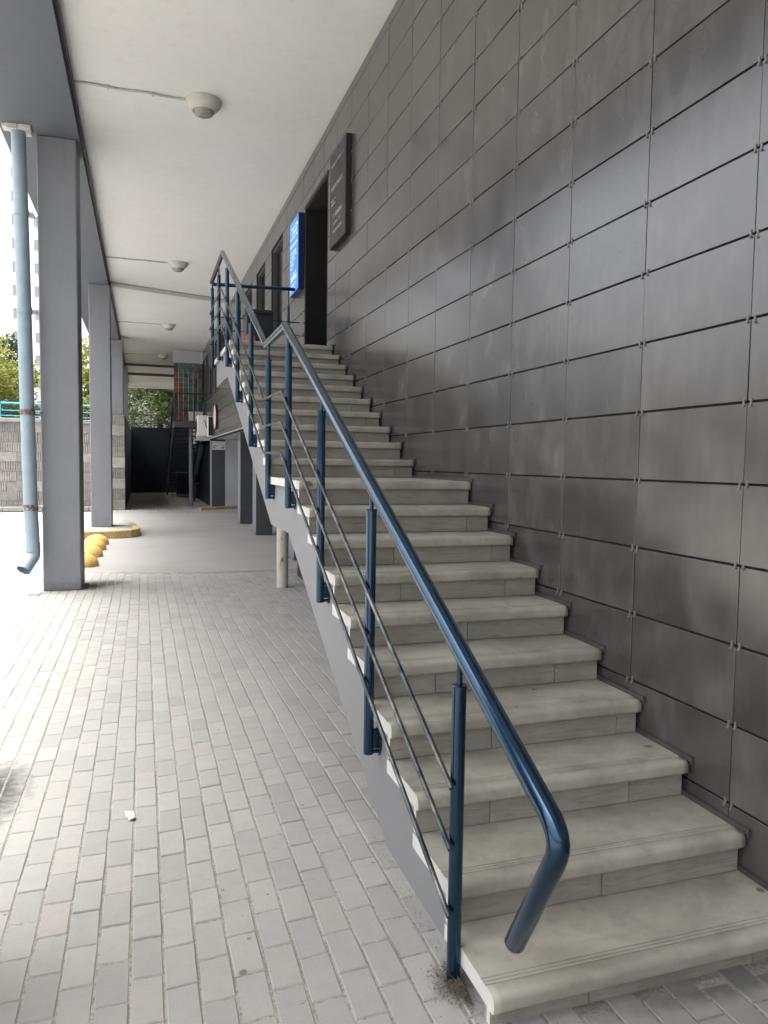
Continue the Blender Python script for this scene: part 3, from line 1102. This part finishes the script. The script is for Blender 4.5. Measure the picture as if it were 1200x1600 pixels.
lamp(22.6, 0.74, 'third round ceiling lamp, just beyond the grey cable tray')
lamp(29.2, 0.75, 'farthest small round ceiling lamp near the dark end wall')
bm = bmesh.new()
a, b = Vector((-0.69, 17.85, 0)), Vector((2.05, 18.75, 0))
L = (b - a).length
box(bm, 0, L, -0.16, 0.16, -0.035, -0.001)
o = obj('cable_tray', bm, 'galv', None, (a.x, a.y, 5.52), (0, 0, math.atan2(b.y - a.y, b.x - a.x)))
tag(o, 'flat grey cable tray crossing the white ceiling', 'cable tray')
for (y, z, lab, r) in ((31.8, 5.42, 'nearer dark pipe crossing under the far ceiling', 0.05), (34.6, 5.36, 'farther dark pipe crossing under the far ceiling', 0.06)):
    bm = bmesh.new()
    tube(bm, [(-0.68, y, z), (2.05, y, z)], r, 10)
    tag(obj('ceiling_pipe', bm, 'dark_grey', smooth=True), lab, 'pipe', 'pipes under the far ceiling')

# ================================================================== DOWNPIPE
dp = thing('downpipe', 'pale blue rainwater downpipe with rusty joints beside the column', 'downpipe', (-1.285, 9.62, 0))
bm = bmesh.new()
tube(bm, [(-0.045, 0, 5.36), (-0.03, 0, 4.43), (0.0, 0, 2.2), (0.02, 0, 0.95), (0.035, 0, 0.56), (0.03, -0.01, 0.50)], 0.079, 20)
obj('pipe', bm, 'pipe', dp, smooth=True)
bm = bmesh.new()
rg = tube(bm, fillet([(0.036, 0, 0.60), (0.036, 0, 0.46), (-0.055, -0.13, 0.30)], [0, 0.05, 0], 6), 0.081, 20, cap=False)
rg2 = tube(bm, list(reversed([tuple(v) for v in fillet([(0.036, 0, 0.60), (0.036, 0, 0.46), (-0.055, -0.13, 0.30)], [0, 0.05, 0], 6)])), 0.076, 20, cap=False)
obj('elbow', bm, 'pipe', dp, smooth=True)
for (x, z, m) in ((-0.03, 4.43, 'pipe'), (-0.012, 3.32, 'pipe'), (0.003, 2.15, 'rust'), (0.018, 1.03, 'rust')):
    bm = bmesh.new()
    tube(bm, [(x, 0, z - 0.035), (x, 0, z + 0.035)], 0.0835, 20)
    c = obj('collar', bm, m, dp, smooth=True)
    bobj('clamp', (x + 0.07, x + 0.13, -0.005, 0.16, z - 0.012, z + 0.012), 'galv', c)
bm = bmesh.new()
rs = random.Random(4)
for k in range(7):
    cx, cy = rs.uniform(-0.15, 0.06), rs.uniform(-0.06, 0.06)
    w = rs.uniform(0.04, 0.07)
    box(bm, cx - w, cx + w, cy - w, cy + w, 5.33 + rs.uniform(-0.01, 0.02), 5.378)
obj('plaster_collar', bm, 'white', dp)

# ================================================================== ISLAND, DOMES
isl = thing('kerb_island', 'low traffic island with worn yellow kerb around the second column', 'kerb', (0, 0, 0))
outline = [(-1.25, 16.0), (-0.95, 16.05), (-0.55, 16.12), (-0.25, 16.25), (-0.10, 16.5), (-0.06, 16.95), (-0.12, 17.5), (-0.22, 18.3), (-0.35, 19.2)]
for a, b in zip(outline, outline[1:]):
    va, vb = Vector((*a, 0)), Vector((*b, 0))
    n = max(1, round((vb - va).length / 0.55))
    for i in range(n):
        p0 = va.lerp(vb, i / n); p1 = va.lerp(vb, (i + 1) / n)
        d = p1 - p0
        bm = bmesh.new()
        box(bm, 0.004, d.length - 0.004, 0.0, 0.13, -0.02, 0.15)
        bevel_all(bm, 0.012)
        obj('kerb_stone', bm, 'yellow_worn' if a[1] < 17 else 'kerb', isl, p0, (0, 0, math.atan2(d.y, d.x)))
bm = bmesh.new()
prism_z(bm, [(x, y + 0.05) if i < 4 else (x - 0.05, y) for i, (x, y) in enumerate(outline)] + [(-1.25, 19.2)], 0.0, 0.118)
obj('island_fill', bm, 'kerb', isl)
for k, (y, lab) in enumerate(((12.05, 'yellow concrete dome bollard nearest the grey column'), (13.2, 'second yellow dome bollard from the grey column'), (14.2, 'third yellow dome bollard from the grey column'), (15.05, 'yellow dome bollard nearest the kerbed island'))):
    bm = bmesh.new()
    pr = [(0.215, 0.0), (0.22, 0.03)] + [(0.22 * math.cos(t), 0.03 + 0.165 * math.sin(t)) for t in [math.pi / 2 * q / 8 for q in range(1, 8)]] + [(0, 0.195)]
    lathe(bm, pr, 26)
    o = obj('dome_bollard', bm, 'yellow', None, (-0.87 + 0.008 * k, y, -0.012), smooth=True)
    tag(o, lab, 'bollard', 'yellow dome bollards')

# ================================================================== RETAINING WALL AND TERRACE
TZ = 2.72
bm = bmesh.new()
prism_z(bm, [(-60, 25.3), (-0.78, 25.3), (-0.78, 39.3), (8, 39.3), (60, 39.3), (60, 300), (-60, 300)], -0.05, TZ)
tag(obj('terrace', bm, 'soil'), kind='structure')
rw = thing('retaining_wall', 'grey ribbed stone block retaining wall beyond the road', 'wall', (0, 25.05, 0))
bobj('wall_core', (-14, -0.96, 0.05, 0.25, 0, TZ - 0.02), 'backing', rw)
def block_mesh(w, h, ribbed, seed):
    rs = random.Random(seed)
    bm = bmesh.new()
    if not ribbed:
        box(bm, -w / 2, w / 2, 0, 0.05, -h / 2, h / 2)
        bevel_all(bm, 0.008)
        for v in bm.verts:
            if v.co.y < 0.02: v.co.y += rs.uniform(-0.008, 0.008)
    else:
        n = max(3, int(w / 0.06))
        box(bm, -w / 2, w / 2, 0.034, 0.05, -h / 2, h / 2)
        for i in range(n):
            x0 = -w / 2 + w * i / n
            box(bm, x0 + 0.004, x0 + w / n - 0.022, -0.006 + rs.uniform(-0.010, 0.010), 0.035, -h / 2 + 0.003, h / 2 - 0.003)
    return mesh_of(bm, 'stone_block', 'stone')
bms = [block_mesh(0.596, 0.296, False, 1), block_mesh(0.596, 0.296, True, 2), block_mesh(0.596, 0.296, True, 3), block_mesh(0.596, 0.296, False, 4)]
rs = random.Random(9)
for j in range(9):
    for i in range(9):
        x = -1.26 - 0.6 * i - (0.3 if j % 2 else 0)
        link('stone_block', bms[[0, 1, 1, 3, 1, 2, 2, 0][(j * 3 + rs.randint(0, 4)) % 8] if j % 3 else rs.choice((1, 2, 2, 1, 0))], rw, (x, 0, 0.15 + 0.3 * j), None)
bobj('coping', (-14, -0.97, -0.05, 0.35, TZ - 0.02, TZ + 0.10), 'kerb', rw, 0.01)
bm = bmesh.new()
box(bm, -14, -6.5, 0.005, 0.049, 0, TZ - 0.021)
tag(obj('far_stone_blocks', bm, 'stone', rw), kind='stuff')
for i in range(11):
    bobj('kerb_stone', (-7.6 + 0.6 * i + 0.004, -7.6 + 0.6 * i + 0.596, -0.45, -0.30, 0, 0.14), 'kerb', rw, 0.012)
pier = thing('stone_pier', 'ribbed stone pier closing the retaining wall below the third column', 'pier', (-0.75, 25.05, 0))
bobj('pier_core', (-0.2, 0.205, 0.05, 0.9, 0, 3.03), 'backing', pier)
bps = [block_mesh(0.41, 0.332, True, 5), block_mesh(0.41, 0.332, True, 6), block_mesh(0.41, 0.332, False, 7)]
for j in range(9):
    link('stone_block', bps[(0, 1, 2, 0, 2, 1, 0, 2, 1)[j]], pier, (0.0, 0, 0.168 + 0.3366 * j))
sw = bobj('side_wall', (-0.775, -0.545, 25.96, 39.0, 0, 3.05), 'dark_paint', None)
tag(sw, 'very dark side wall running back from the stone pier', 'wall')
bw = bobj('end_wall', (-0.54, 2.24, 39.0, 39.28, 0, 3.22), 'dark_paint', None)
tag(bw, 'dark navy wall closing the far end of the passage', 'wall')
# end wall railing
er = thing('end_railing', 'thin dark railing on top of the far dark wall', 'railing', (0, 39.14, 3.22))
for z in (0.22, 0.64):
    bm = bmesh.new(); tube(bm, [(-0.52, 0, z), (2.2, 0, z)], 0.022, 8)
    obj('rail', bm, 'dark_grey', er, smooth=True)
for i in range(4):
    bm = bmesh.new(); tube(bm, [(-0.5 + 0.9 * i, 0, 0), (-0.5 + 0.9 * i, 0, 0.64)], 0.02, 8)
    obj('post', bm, 'dark_grey', er, smooth=True)
# turquoise railing
tr = thing('terrace_railing', 'turquoise metal railing on top of the stone retaining wall', 'railing', (0, 25.2, TZ + 0.10))
for z, r in ((0.46, 0.028), (0.24, 0.014), (0.08, 0.014)):
    bm = bmesh.new(); tube(bm, [(-12, 0, z), (-1.05, 0, z)], r, 8)
    obj('rail', bm, 'turquoise', tr, smooth=True)
for x in (-1.25, -2.7, -4.14, -5.6, -7.0, -8.5):
    bobj('post', (x - 0.045, x + 0.045, -0.045, 0.045, 0, 0.49), 'turquoise', tr)

# ================================================================== FAR STAIR AND ITS LANDING
fs = thing('far_staircase', 'dark open stair with landing below the coloured glass screen', 'stairs', (0, 0, 0))
bobj('landing', (1.02, 2.05, 26.3, 28.0, 2.74, 2.96), 'dark_grey', fs, 0.01)
for x0 in (1.05, 1.99):
    bm = bmesh.new()
    prism_x(bm, [(28.0, 2.96), (36.6, 0.14), (36.6, 0.0), (36.0, 0.0), (28.0, 2.64)], x0, x0 + 0.05)
    obj('stringer', bm, 'dark_grey' if x0 < 1.5 else 'dark_paint', fs)
for k in range(19):
    yk = 28.05 + 0.455 * k
    zk = 2.80 - 0.149 * k
    bobj('tread', (1.0 if k % 2 else 1.02, 2.04, yk, yk + 0.36, zk, zk + 0.045), 'dark_paint', fs)
fr = thing('far_railing', 'thin black railing around the far stair landing', 'railing', (0, 0, 2.96))
def tb(name, pl, r, mat, par):
    bm = bmesh.new(); tube(bm, pl, r, 8)
    return obj(name, bm, mat, par, smooth=True)
for z in (0.93, 0.62, 0.34):
    tb('rail', fillet([(2.04, 26.35, z), (1.06, 26.35, z), (1.06, 28.0, z), (1.06, 36.5, z - 2.82)], [0, 0.05, 0.05, 0], 4), 0.024 if z > 0.9 else 0.012, 'black', fr)
for (x, y, dz) in ((1.06, 26.35, 0), (1.30, 26.35, 0), (1.68, 26.35, 0), (2.02, 26.35, 0), (1.06, 27.2, 0), (1.06, 28.0, 0), (1.06, 30.1, -0.72), (1.06, 32.3, -1.44), (1.06, 34.5, -2.16)):
    tb('post', [(x, y, dz), (x, y, dz + 0.93)], 0.022, 'black', fr)
bm = bmesh.new(); tube(bm, [(1.62, 27.2, 0), (1.62, 27.2, 2.739)], 0.07, 14)
tag(obj('round_column', bm, 'grey_paint', smooth=True), 'slim round grey column under the far stair landing', 'column')
# coloured glass screen
ms = thing('glass_screen', 'screen of small red, teal and green glass squares above far landing', 'screen', (1.06, 27.6, 2.96))
cols = {'red_glass': (0.30, 0.045, 0.02), 'teal_glass': (0.06, 0.16, 0.15), 'green_glass': (0.07, 0.13, 0.08), 'brown_glass': (0.10, 0.055, 0.04), 'blue_glass': (0.03, 0.07, 0.13), 'grey_glass': (0.11, 0.14, 0.14)}
for k, c in cols.items():
    MAT[k] = painted(k, tuple(v * 0.8 for v in c), 0.15, 5, 0.25, 0.0)
grid = ['gggggg', 'rttggb', 'ttbtgb', 'rttbbg', 'yrttng', 'erttyg', 'nrgtrg', 'trbtby', 'ntgtyn', 'brntgn', 'errryb', 'grgngy']
cmap = {'g': 'grey_glass', 'r': 'red_glass', 't': 'teal_glass', 'b': 'brown_glass', 'y': 'green_glass', 'n': 'blue_glass', 'e': 'red_glass'}
for j, row in enumerate(grid):
    for i, ch in enumerate(row):
        zt = 2.10 - 0.172 * j
        bobj('glass_square', (0.166 * i + 0.004, 0.166 * (i + 1) - 0.004, 0, 0.012, zt - 0.166, zt), cmap[ch], ms)
for i in range(1, 6):
    bobj('mullion', (0.166 * i - 0.007, 0.166 * i + 0.007, -0.012, 0.0, 0.03, 1.75), 'white', ms)
bobj('head_beam', (-0.02, 1.0, -0.05, 0.25, 2.11, 2.54), 'pale_wall', ms)
# white crate-like box on the landing
bx = thing('white_box', 'white box standing on the far stair landing', 'box', (1.55, 26.75, 2.96))
bobj('box_body', (0, 0.45, 0, 0.35, 0, 0.32), 'white_plastic', bx, 0.01)
bobj('box_lid', (-0.01, 0.46, -0.01, 0.36, 0.32, 0.35), 'white_plastic', bx, 0.005)

# ================================================================== THINGS AT THE FAR END
ac = thing('air_conditioner', 'white outdoor air conditioner unit fixed below the panel wall', 'air conditioner', (1.67, 24.5, 2.40))
bobj('casing', (0, 0.36, 0, 0.85, 0, 0.66), 'white_plastic', ac, 0.015)
bm = bmesh.new()
for i in range(3):
    lathe(bm, [(0.24 - 0.07 * i, 0), (0.25 - 0.07 * i, 0.006), (0.24 - 0.07 * i, 0.012)], 24)
o = obj('fan_grille', bm, 'dark_grey', ac, (0.0, 0.45, 0.32), (0, R(-90), 0))
tb('cable', [(0.17, -0.004, 0.52), (0.23, -0.03, 0.45), (0.25, -0.03, 0.33), (0.30, -0.02, 0.25), (0.37, 0.0, 0.2)], 0.011, 'black', ac)
bobj('valve_cover', (0.12, 0.24, -0.02, 0.0, 0.47, 0.58), 'white_plastic', ac)
bobj('shelf', (-0.08, 0.385, -0.02, 0.88, -0.14, -0.11), 'galv', ac)
for y in (0.1, 0.7):
    bobj('bracket', (0.0, 0.385, y, y + 0.03, -0.11, 0.0), 'galv', ac)
sg = thing('round_sign', 'round white sign with red edge on the far panel wall', 'sign', (WX, 22.3, 2.90))
bm = bmesh.new(); lathe(bm, [(0, 0.0), (0.37, 0.0), (0.37, 0.05), (0.0, 0.05)], 36)
obj('disc', bm, 'black', sg, (-0.002, 0, 0), (0, R(-90), 0), smooth=True)
bm = bmesh.new(); lathe(bm, [(0, 0.0), (0.36, 0.0), (0.36, 0.004), (0.0, 0.004)], 36)
obj('white_face', bm, 'white_plastic', sg, (-0.052, 0, 0), (0, R(-90), 0))
bm = bmesh.new(); lathe(bm, [(0.335, 0.0), (0.36, 0.0), (0.36, 0.004), (0.335, 0.004), (0.335, 0.0)], 36)
obj('red_ring', bm, 'red', sg, (-0.057, 0, 0), (0, R(-90), 0))
pb = thing('meter_box', 'narrow white and black cabinet on wall between round sign and air conditioner', 'cabinet', (WX, 23.6, 2.36))
bobj('cabinet_body', (-0.14, -0.001, 0, 0.35, 0, 0.62), 'white_plastic', pb, 0.01)
bobj('cabinet_side', (-0.13, -0.005, -0.012, -0.001, 0.03, 0.60), 'black', pb)
# yellow kerb at the lower recess
yk = thing('yellow_kerb', 'worn yellow kerb line in front of the dark service door', 'kerb', (0, 0, 0))
for i in range(3):
    a = Vector((1.75 + 0.48 * i, 24.75 + 0.32 * i, 0))
    bm = bmesh.new(); box(bm, 0.004, 0.57, -0.06, 0.06, -0.02, 0.09); bevel_all(bm, 0.01)
    obj('kerb_stone', bm, 'yellow_worn', yk, a, (0, 0, math.atan2(0.32, 0.48)))
# blue wheeled bin
wb = thing('wheeled_bin', 'large dark blue wheeled waste bin under the far landing', 'bin', (1.42, 34.4, 0))
bm = bmesh.new()
prof = [(0.05, 0.10), (0.55, 0.10), (0.66, 1.02), (-0.02, 1.02)]
prism_x(bm, prof, 0, 0.70); bevel_all(bm, 0.02)
obj('bin_body', bm, 'navy_bin', wb)
bm = bmesh.new(); box(bm, -0.02, 0.72, -0.06, 0.70, 1.02, 1.08); bevel_all(bm, 0.02)
ld = obj('lid', bm, 'navy_bin', wb)
bobj('lid_handle', (0.28, 0.42, -0.10, -0.06, 1.04, 1.07), 'navy_bin', ld)
for x in (0.03, 0.60):
    bm = bmesh.new(); tube(bm, [(x, 0.48, 0.10), (x + 0.06, 0.48, 0.10)], 0.10, 16)
    obj('wheel', bm, 'black', wb, smooth=True)
bobj('foot_bar', (0.05, 0.65, 0.04, 0.08, 0.0, 0.10), 'galv', wb)
lb = thing('litter_bin', 'small dark litter bin with flared rim on a thin leg', 'litter bin', (1.93, 30.3, 0))
bm = bmesh.new(); lathe(bm, [(0, 0.12), (0.145, 0.12), (0.165, 0.66), (0.155, 0.66), (0.14, 0.14), (0, 0.14)], 20)
obj('bucket', bm, 'dark_grey', lb, smooth=True)
bm = bmesh.new(); lathe(bm, [(0.16, 0.64), (0.235, 0.70), (0.235, 0.72), (0.15, 0.68), (0.16, 0.64)], 20)
obj('rim', bm, 'dark_grey', lb, smooth=True)
tb('leg', [(0, 0, 0), (0, 0, 0.12)], 0.03, 'dark_grey', lb)
bm = bmesh.new(); lathe(bm, [(0, 0), (0.12, 0), (0.12, 0.012), (0, 0.012)], 16)
obj('foot_plate', bm, 'dark_grey', lb)

# ================================================================== SIGNS BESIDE THE DOOR
def sign(name, label, y0, y1, z0, z1, t, face, side, lines, lmat):
    s = thing(name, label, 'sign', (WX, 0, 0))
    bobj('sign_box', (-t, -0.0015, y0, y1, z0, z1), side, s, 0.003)
    bobj('sign_face', (-t - 0.003, -t + 0.0005, y0 + 0.012, y1 - 0.012, z0 + 0.012, z1 - 0.012), face, s)
    rl = random.Random(21)
    for (zt, h, a, b, n) in lines:
        # far end is the left end of the line as read
        bm = bmesh.new()
        h = h * 0.72
        W = (y1 - y0)
        y = y1 - a * W
        ye = y1 - b * W
        step = (y - ye) / n
        for i in range(n):
            if rl.random() < 0.12: continue
            yy = y - i * step
            w = step * 0.78
            zz = z1 - zt * (z1 - z0)
            w *= 0.9
            # letter-like marks: a stem and one or two strokes, too small to read
            box(bm, -t - 0.005, -t - 0.0031, yy - w * 0.32, yy, zz - h, zz)
            q = rl.random()
            if q < 0.7: box(bm, -t - 0.005, -t - 0.0031, yy - w, yy - w * 0.34, zz - h * 0.25, zz)
            if q > 0.3: box(bm, -t - 0.005, -t - 0.0031, yy - w, yy - w * 0.34, zz - h, zz - h * 0.75)
            if q > 0.6: box(bm, -t - 0.005, -t - 0.0031, yy - w, yy - w * 0.7, zz - h * 0.74, zz - h * 0.26)
        tag(obj('lettering', bm, lmat, s), kind='stuff')
sign('dark_sign', 'dark grey box sign with faint pale lettering right of the doorway', 7.58, 8.27, 3.98, 4.985, 0.056, 'sign_grey', 'black',
     [(0.13, 0.03, 0.12, 0.9, 16), (0.36, 0.05, 0.12, 0.82, 12), (0.50, 0.028, 0.12, 0.40, 7), (0.54, 0.028, 0.12, 0.38, 7), (0.66, 0.06, 0.25, 0.78, 8), (0.76, 0.028, 0.25, 0.78, 9), (0.84, 0.034, 0.25, 0.8, 9)], 'sign_letter')
sign('blue_sign', 'glowing blue backlit sign with white lettering left of the doorway', 9.90, 10.50, 3.91, 4.905, 0.082, 'sign_blue', 'sign_side',
     [(0.10, 0.045, 0.22, 0.95, 12), (0.16, 0.05, 0.22, 0.88, 10), (0.23, 0.028, 0.12, 0.9, 16), (0.33, 0.035, 0.12, 0.95, 18), (0.43, 0.03, 0.14, 0.75, 14), (0.48, 0.03, 0.14, 0.8, 14), (0.53, 0.03, 0.14, 0.68, 12), (0.58, 0.03, 0.14, 0.5, 9), (0.63, 0.03, 0.14, 0.36, 6), (0.72, 0.025, 0.3, 0.8, 9), (0.76, 0.085, 0.18, 0.85, 6), (0.87, 0.025, 0.25, 0.8, 10), (0.92, 0.04, 0.15, 0.7, 9)], 'sign_white')

# ================================================================== THINGS ON THE TOP LANDING
bk = thing('black_bin', 'black square waste bin standing on the upper stair landing', 'bin', (1.36, 9.62, ZT))
bm = bmesh.new()
prism_x(bm, [(0.0, 0.0), (0.34, 0.0), (0.37, 0.56), (-0.03, 0.56)], -0.10, 0.24); bevel_all(bm, 0.012)
obj('bin_body', bm, 'black', bk)
bm = bmesh.new(); prism_x(bm, [(-0.04, 0.56), (0.38, 0.56), (0.34, 0.62), (0.0, 0.62)], -0.11, 0.25); bevel_all(bm, 0.01)
obj('lid', bm, 'black', bk)
og = thing('orange_bag', 'small orange bag with looped handle on the upper stair landing', 'bag', (1.20, 9.35, ZT))
bm = bmesh.new(); box(bm, 0, 0.17, 0, 0.10, 0, 0.13); bevel_all(bm, 0.035, 3)
obj('bag_body', bm, 'orange', og, smooth=True)
tb('handle', fillet([(0.03, 0.05, 0.11), (0.05, 0.05, 0.25), (0.12, 0.05, 0.25), (0.14, 0.05, 0.11)], [0, 0.03, 0.03, 0], 4), 0.018, 'orange', og)

# ================================================================== VEGETATION
def leaves(bm, centres, n, size, rnd):
    for _ in range(n):
        c, rad = rnd.choice(centres)
        d = Vector((rnd.gauss(0, 1), rnd.gauss(0, 1), rnd.gauss(0, 1))).normalized()
        p = Vector(c) + Vector((d.x * rad[0], d.y * rad[1], d.z * rad[2])) * (rnd.random() ** 0.35)
        s = size * rnd.uniform(0.6, 1.4)
        u = Vector((rnd.gauss(0, 1), rnd.gauss(0, 1), rnd.gauss(0, 0.6))).normalized()
        w = u.cross(Vector((rnd.gauss(0, 1), rnd.gauss(0, 1), rnd.gauss(0, 1)))).normalized()
        v = [bm.verts.new(p + u * s), bm.verts.new(p + w * s * 0.45), bm.verts.new(p - u * s), bm.verts.new(p - w * s * 0.45)]
        bm.faces.new(v)
def tree(label, x, y, z, h, rx, rz, n, size, mat, seed, cat='tree', blobs=26, name='leafy_tree'):
    rnd = random.Random(seed)
    t = thing(name, label, cat, (x, y, z))
    cs = []
    for _ in range(blobs):
        d = Vector((rnd.gauss(0, 1), rnd.gauss(0, 1), rnd.gauss(0, 1))).normalized() * rnd.random() ** 0.4
        b = rnd.uniform(0.20, 0.38)
        cs.append(((d.x * rx, d.y * rx * 0.8, h - rz + d.z * rz), (rx * b, rx * b, rz * b)))
    bm = bmesh.new()
    leaves(bm, cs, n, size, rnd)
    me = bpy.data.meshes.new('crown')
    bm.to_mesh(me); bm.free()
    me.materials.append(MAT[mat])
    link('crown', me, t)
    bm = bmesh.new()
    hh = max(0.3, h - rz)
    tube(bm, [(0, 0, -0.05), (0.03, 0, hh * 0.5), (0, 0.03, hh), (0.02, 0.0, hh + rz * 0.5)], [0.05 * rx + 0.03, 0.04 * rx + 0.025, 0.03 * rx + 0.02, 0.012], 8)
    for c, _ in cs[:7]:
        tube(bm, [(0, 0, hh * 0.6), (c[0] * 0.5, c[1] * 0.5, (hh * 0.6 + c[2]) / 2 + 0.1), c], [0.02 * rx + 0.012, 0.012 * rx + 0.008, 0.005], 6)
    obj('trunk', bm, 'bark', t, smooth=True)
tree('yellow green bush behind the turquoise railing, left of the downpipe', -6.0, 31.0, TZ, 3.3, 2.3, 1.7, 9000, 0.085, 'leaf_yellow', 1, 'bush', 34, 'leafy_bush')
tree('yellow green bush behind the turquoise railing, seen between the two columns', -3.0, 31.5, TZ, 1.9, 1.3, 0.95, 5000, 0.075, 'leaf_yellow', 2, 'bush', 22, 'leafy_bush')
tree('dark evergreen tree behind the yellow green bush', -9.2, 44.0, TZ, 6.6, 3.6, 3.0, 9000, 0.13, 'leaf_dark', 3)
tree('low dark bush right behind the turquoise railing', -4.6, 27.2, TZ, 0.85, 1.6, 0.45, 5000, 0.05, 'leaf_dark', 4, 'bush', 20, 'leafy_bush')
tree('broad green tree filling the gap above the far dark wall', 0.9, 43.5, TZ, 5.8, 3.0, 2.8, 15000, 0.10, 'leaf_mid', 5, 'tree', 46)
tree('pale green tree at the left of the gap above the far dark wall', -2.4, 46.0, TZ, 5.6, 2.4, 2.6, 8000, 0.11, 'leaf_yellow', 6, 'tree', 30)
tree('green tree behind the far stair landing', 3.6, 46.5, TZ, 6.0, 2.6, 2.8, 8000, 0.11, 'leaf_mid', 8, 'tree', 30)

# ================================================================== APARTMENT BLOCK FAR BEHIND
ap = thing('apartment_block', 'tall white apartment block with small windows beyond the trees', 'building', (0, 100, 0))
bobj('facade', (-34, -5.4, 0, 14, 0, 47.5), 'block_white', ap)
wm = bmesh.new(); box(wm, 0, 1.15, -0.02, 0.0, 0, 1.25)
wme = mesh_of(wm, 'window_pane', painted('far_window_glass', (0.30, 0.32, 0.35), 0.1, 0.5, 0.2, 0.0))
fm = bmesh.new()
box(fm, -0.06, 0.0, -0.05, 0.0, -0.06, 1.31); box(fm, 1.15, 1.21, -0.05, 0.0, -0.06, 1.31); box(fm, 0, 1.15, -0.05, 0.0, 1.25, 1.31); box(fm, 0, 1.15, -0.08, 0.0, -0.06, 0.0)
fme = mesh_of(fm, 'frame', 'white_plastic')
for i in range(7):
    for j in range(15):
        w = link('window', wme, ap, (-15.3 - 9.0 + 3.0 * i + (0.6 if i % 2 else 0), 0.0, 4.6 + 2.75 * j))
        link('frame', fme, w)
bobj('roof_parapet', (-34.2, -5.2, -0.2, 14.2, 47.5, 48.2), 'block_white', ap)

# ================================================================== SMALL THINGS ON THE GROUND
bm = bmesh.new()
n = 5
va = [[bm.verts.new((0.017 * (i - 1) / 1, 0.095 * j / n, 0.006 + 0.006 * math.sin(j * 1.9 + i))) for j in range(n + 1)] for i in range(3)]
for i in range(2):
    for j in range(n):
        bm.faces.new((va[i][j], va[i + 1][j], va[i + 1][j + 1], va[i][j + 1]))
for f in list(bm.faces): pass
r_ = bmesh.ops.extrude_face_region(bm, geom=list(bm.faces))
for v in [g for g in r_['geom'] if isinstance(g, bmesh.types.BMVert)]: v.co.z += 0.0012
o = obj('paper_scrap', bm, 'white_plastic', None, (-0.055, 3.40, 0.0), (0, 0, R(12)))
tag(o, 'small white paper scrap lying on the pavers', 'litter')
# dirt and dead grass round the foot of the first post
bm = bmesh.new()
rd = random.Random(17)
for k in range(2200):
    a = rd.uniform(0, 6.283); rr = abs(rd.gauss(0, 0.04))
    x, y = 0.890 + rr * math.cos(a) * 0.9, 1.965 + rr * math.sin(a) * 1.3 - 0.02
    if x > TX - 0.004 and y > 1.70: x = TX - 0.006 - rd.random() * 0.02
    s = rd.uniform(0.0015, 0.005)
    rr2 = rr
    z = gz(x, y) + max(0.0, 0.014 - rr * 0.14)
    vs = [bm.verts.new((x + rd.uniform(-s, s), y + rd.uniform(-s, s), z + rd.uniform(-s, s) * 0.7)) for _ in range(4)]
    for f in ((0, 1, 2), (0, 2, 3), (0, 3, 1), (1, 3, 2)):
        bm.faces.new([vs[i] for i in f])
for k in range(46):
    a = rd.uniform(0, 6.283); rr = abs(rd.gauss(0, 0.05))
    p = Vector((min(TX - 0.01, 0.885 + rr * math.cos(a)), 1.94 + rr * math.sin(a) * 1.3, 0.012 + 0.046))
    d = Vector((rd.gauss(0, 1), rd.gauss(0, 1), abs(rd.gauss(0, 0.35)))).normalized() * rd.uniform(0.015, 0.045)
    tube(bm, [p, p + d * 0.5 + Vector((0, 0, 0.004)), p + d], [0.0011, 0.001, 0.0004], 4)
o = obj('soil_crumbs', bm, 'soil')
tag(o, 'dirt and dead grass around the foot of the first railing post', 'dirt', kind='stuff')
# fine gravel and dust along the foot of the stair flank
bm = bmesh.new()
for k in range(900):
    y = rd.uniform(1.55, 2.9)
    x = SX - 0.012 - abs(rd.gauss(0, 0.03)) if y > 1.8 else TX - 0.01 - abs(rd.gauss(0, 0.02))
    if rd.random() < 0.25:
        x = rd.uniform(1.0, 2.0); y = 1.73 - abs(rd.gauss(0, 0.03))
    s = rd.uniform(0.0012, 0.0035)
    vs = [bm.verts.new((x + rd.uniform(-s, s), y + rd.uniform(-s, s), gz(x, y) + 0.001 + rd.uniform(0, s))) for _ in range(4)]
    for f in ((0, 1, 2), (0, 2, 3), (0, 3, 1), (1, 3, 2)):
        bm.faces.new([vs[i] for i in f])
o = obj('grit', bm, 'soil')
tag(o, 'fine grit gathered along the foot of the stairs', 'dirt', kind='stuff')
# weed by the left edge
bm = bmesh.new()
for k in range(14):
    a = rd.uniform(0, 6.28); l = rd.uniform(0.08, 0.2)
    d = Vector((math.cos(a) * 0.6, math.sin(a) * 0.6, 1)).normalized() * l
    w = Vector((-math.sin(a), math.cos(a), 0)) * 0.006
    b0 = Vector((rd.gauss(0, 0.02), rd.gauss(0, 0.02), 0))
    m_ = b0 + d * 0.6; t_ = b0 + d + Vector((d.x * 0.4, d.y * 0.4, -0.02))
    vs = [bm.verts.new(b0 - w), bm.verts.new(b0 + w), bm.verts.new(m_ + w), bm.verts.new(m_ - w), bm.verts.new(t_)]
    bm.faces.new(vs[:4]); bm.faces.new((vs[3], vs[2], vs[4]))
wd = obj('weed', bm, 'leaf_yellow', None, (-1.17, 6.0, 0.0))
tag(wd, 'small weed tuft growing between pavers at the left edge', 'weed')
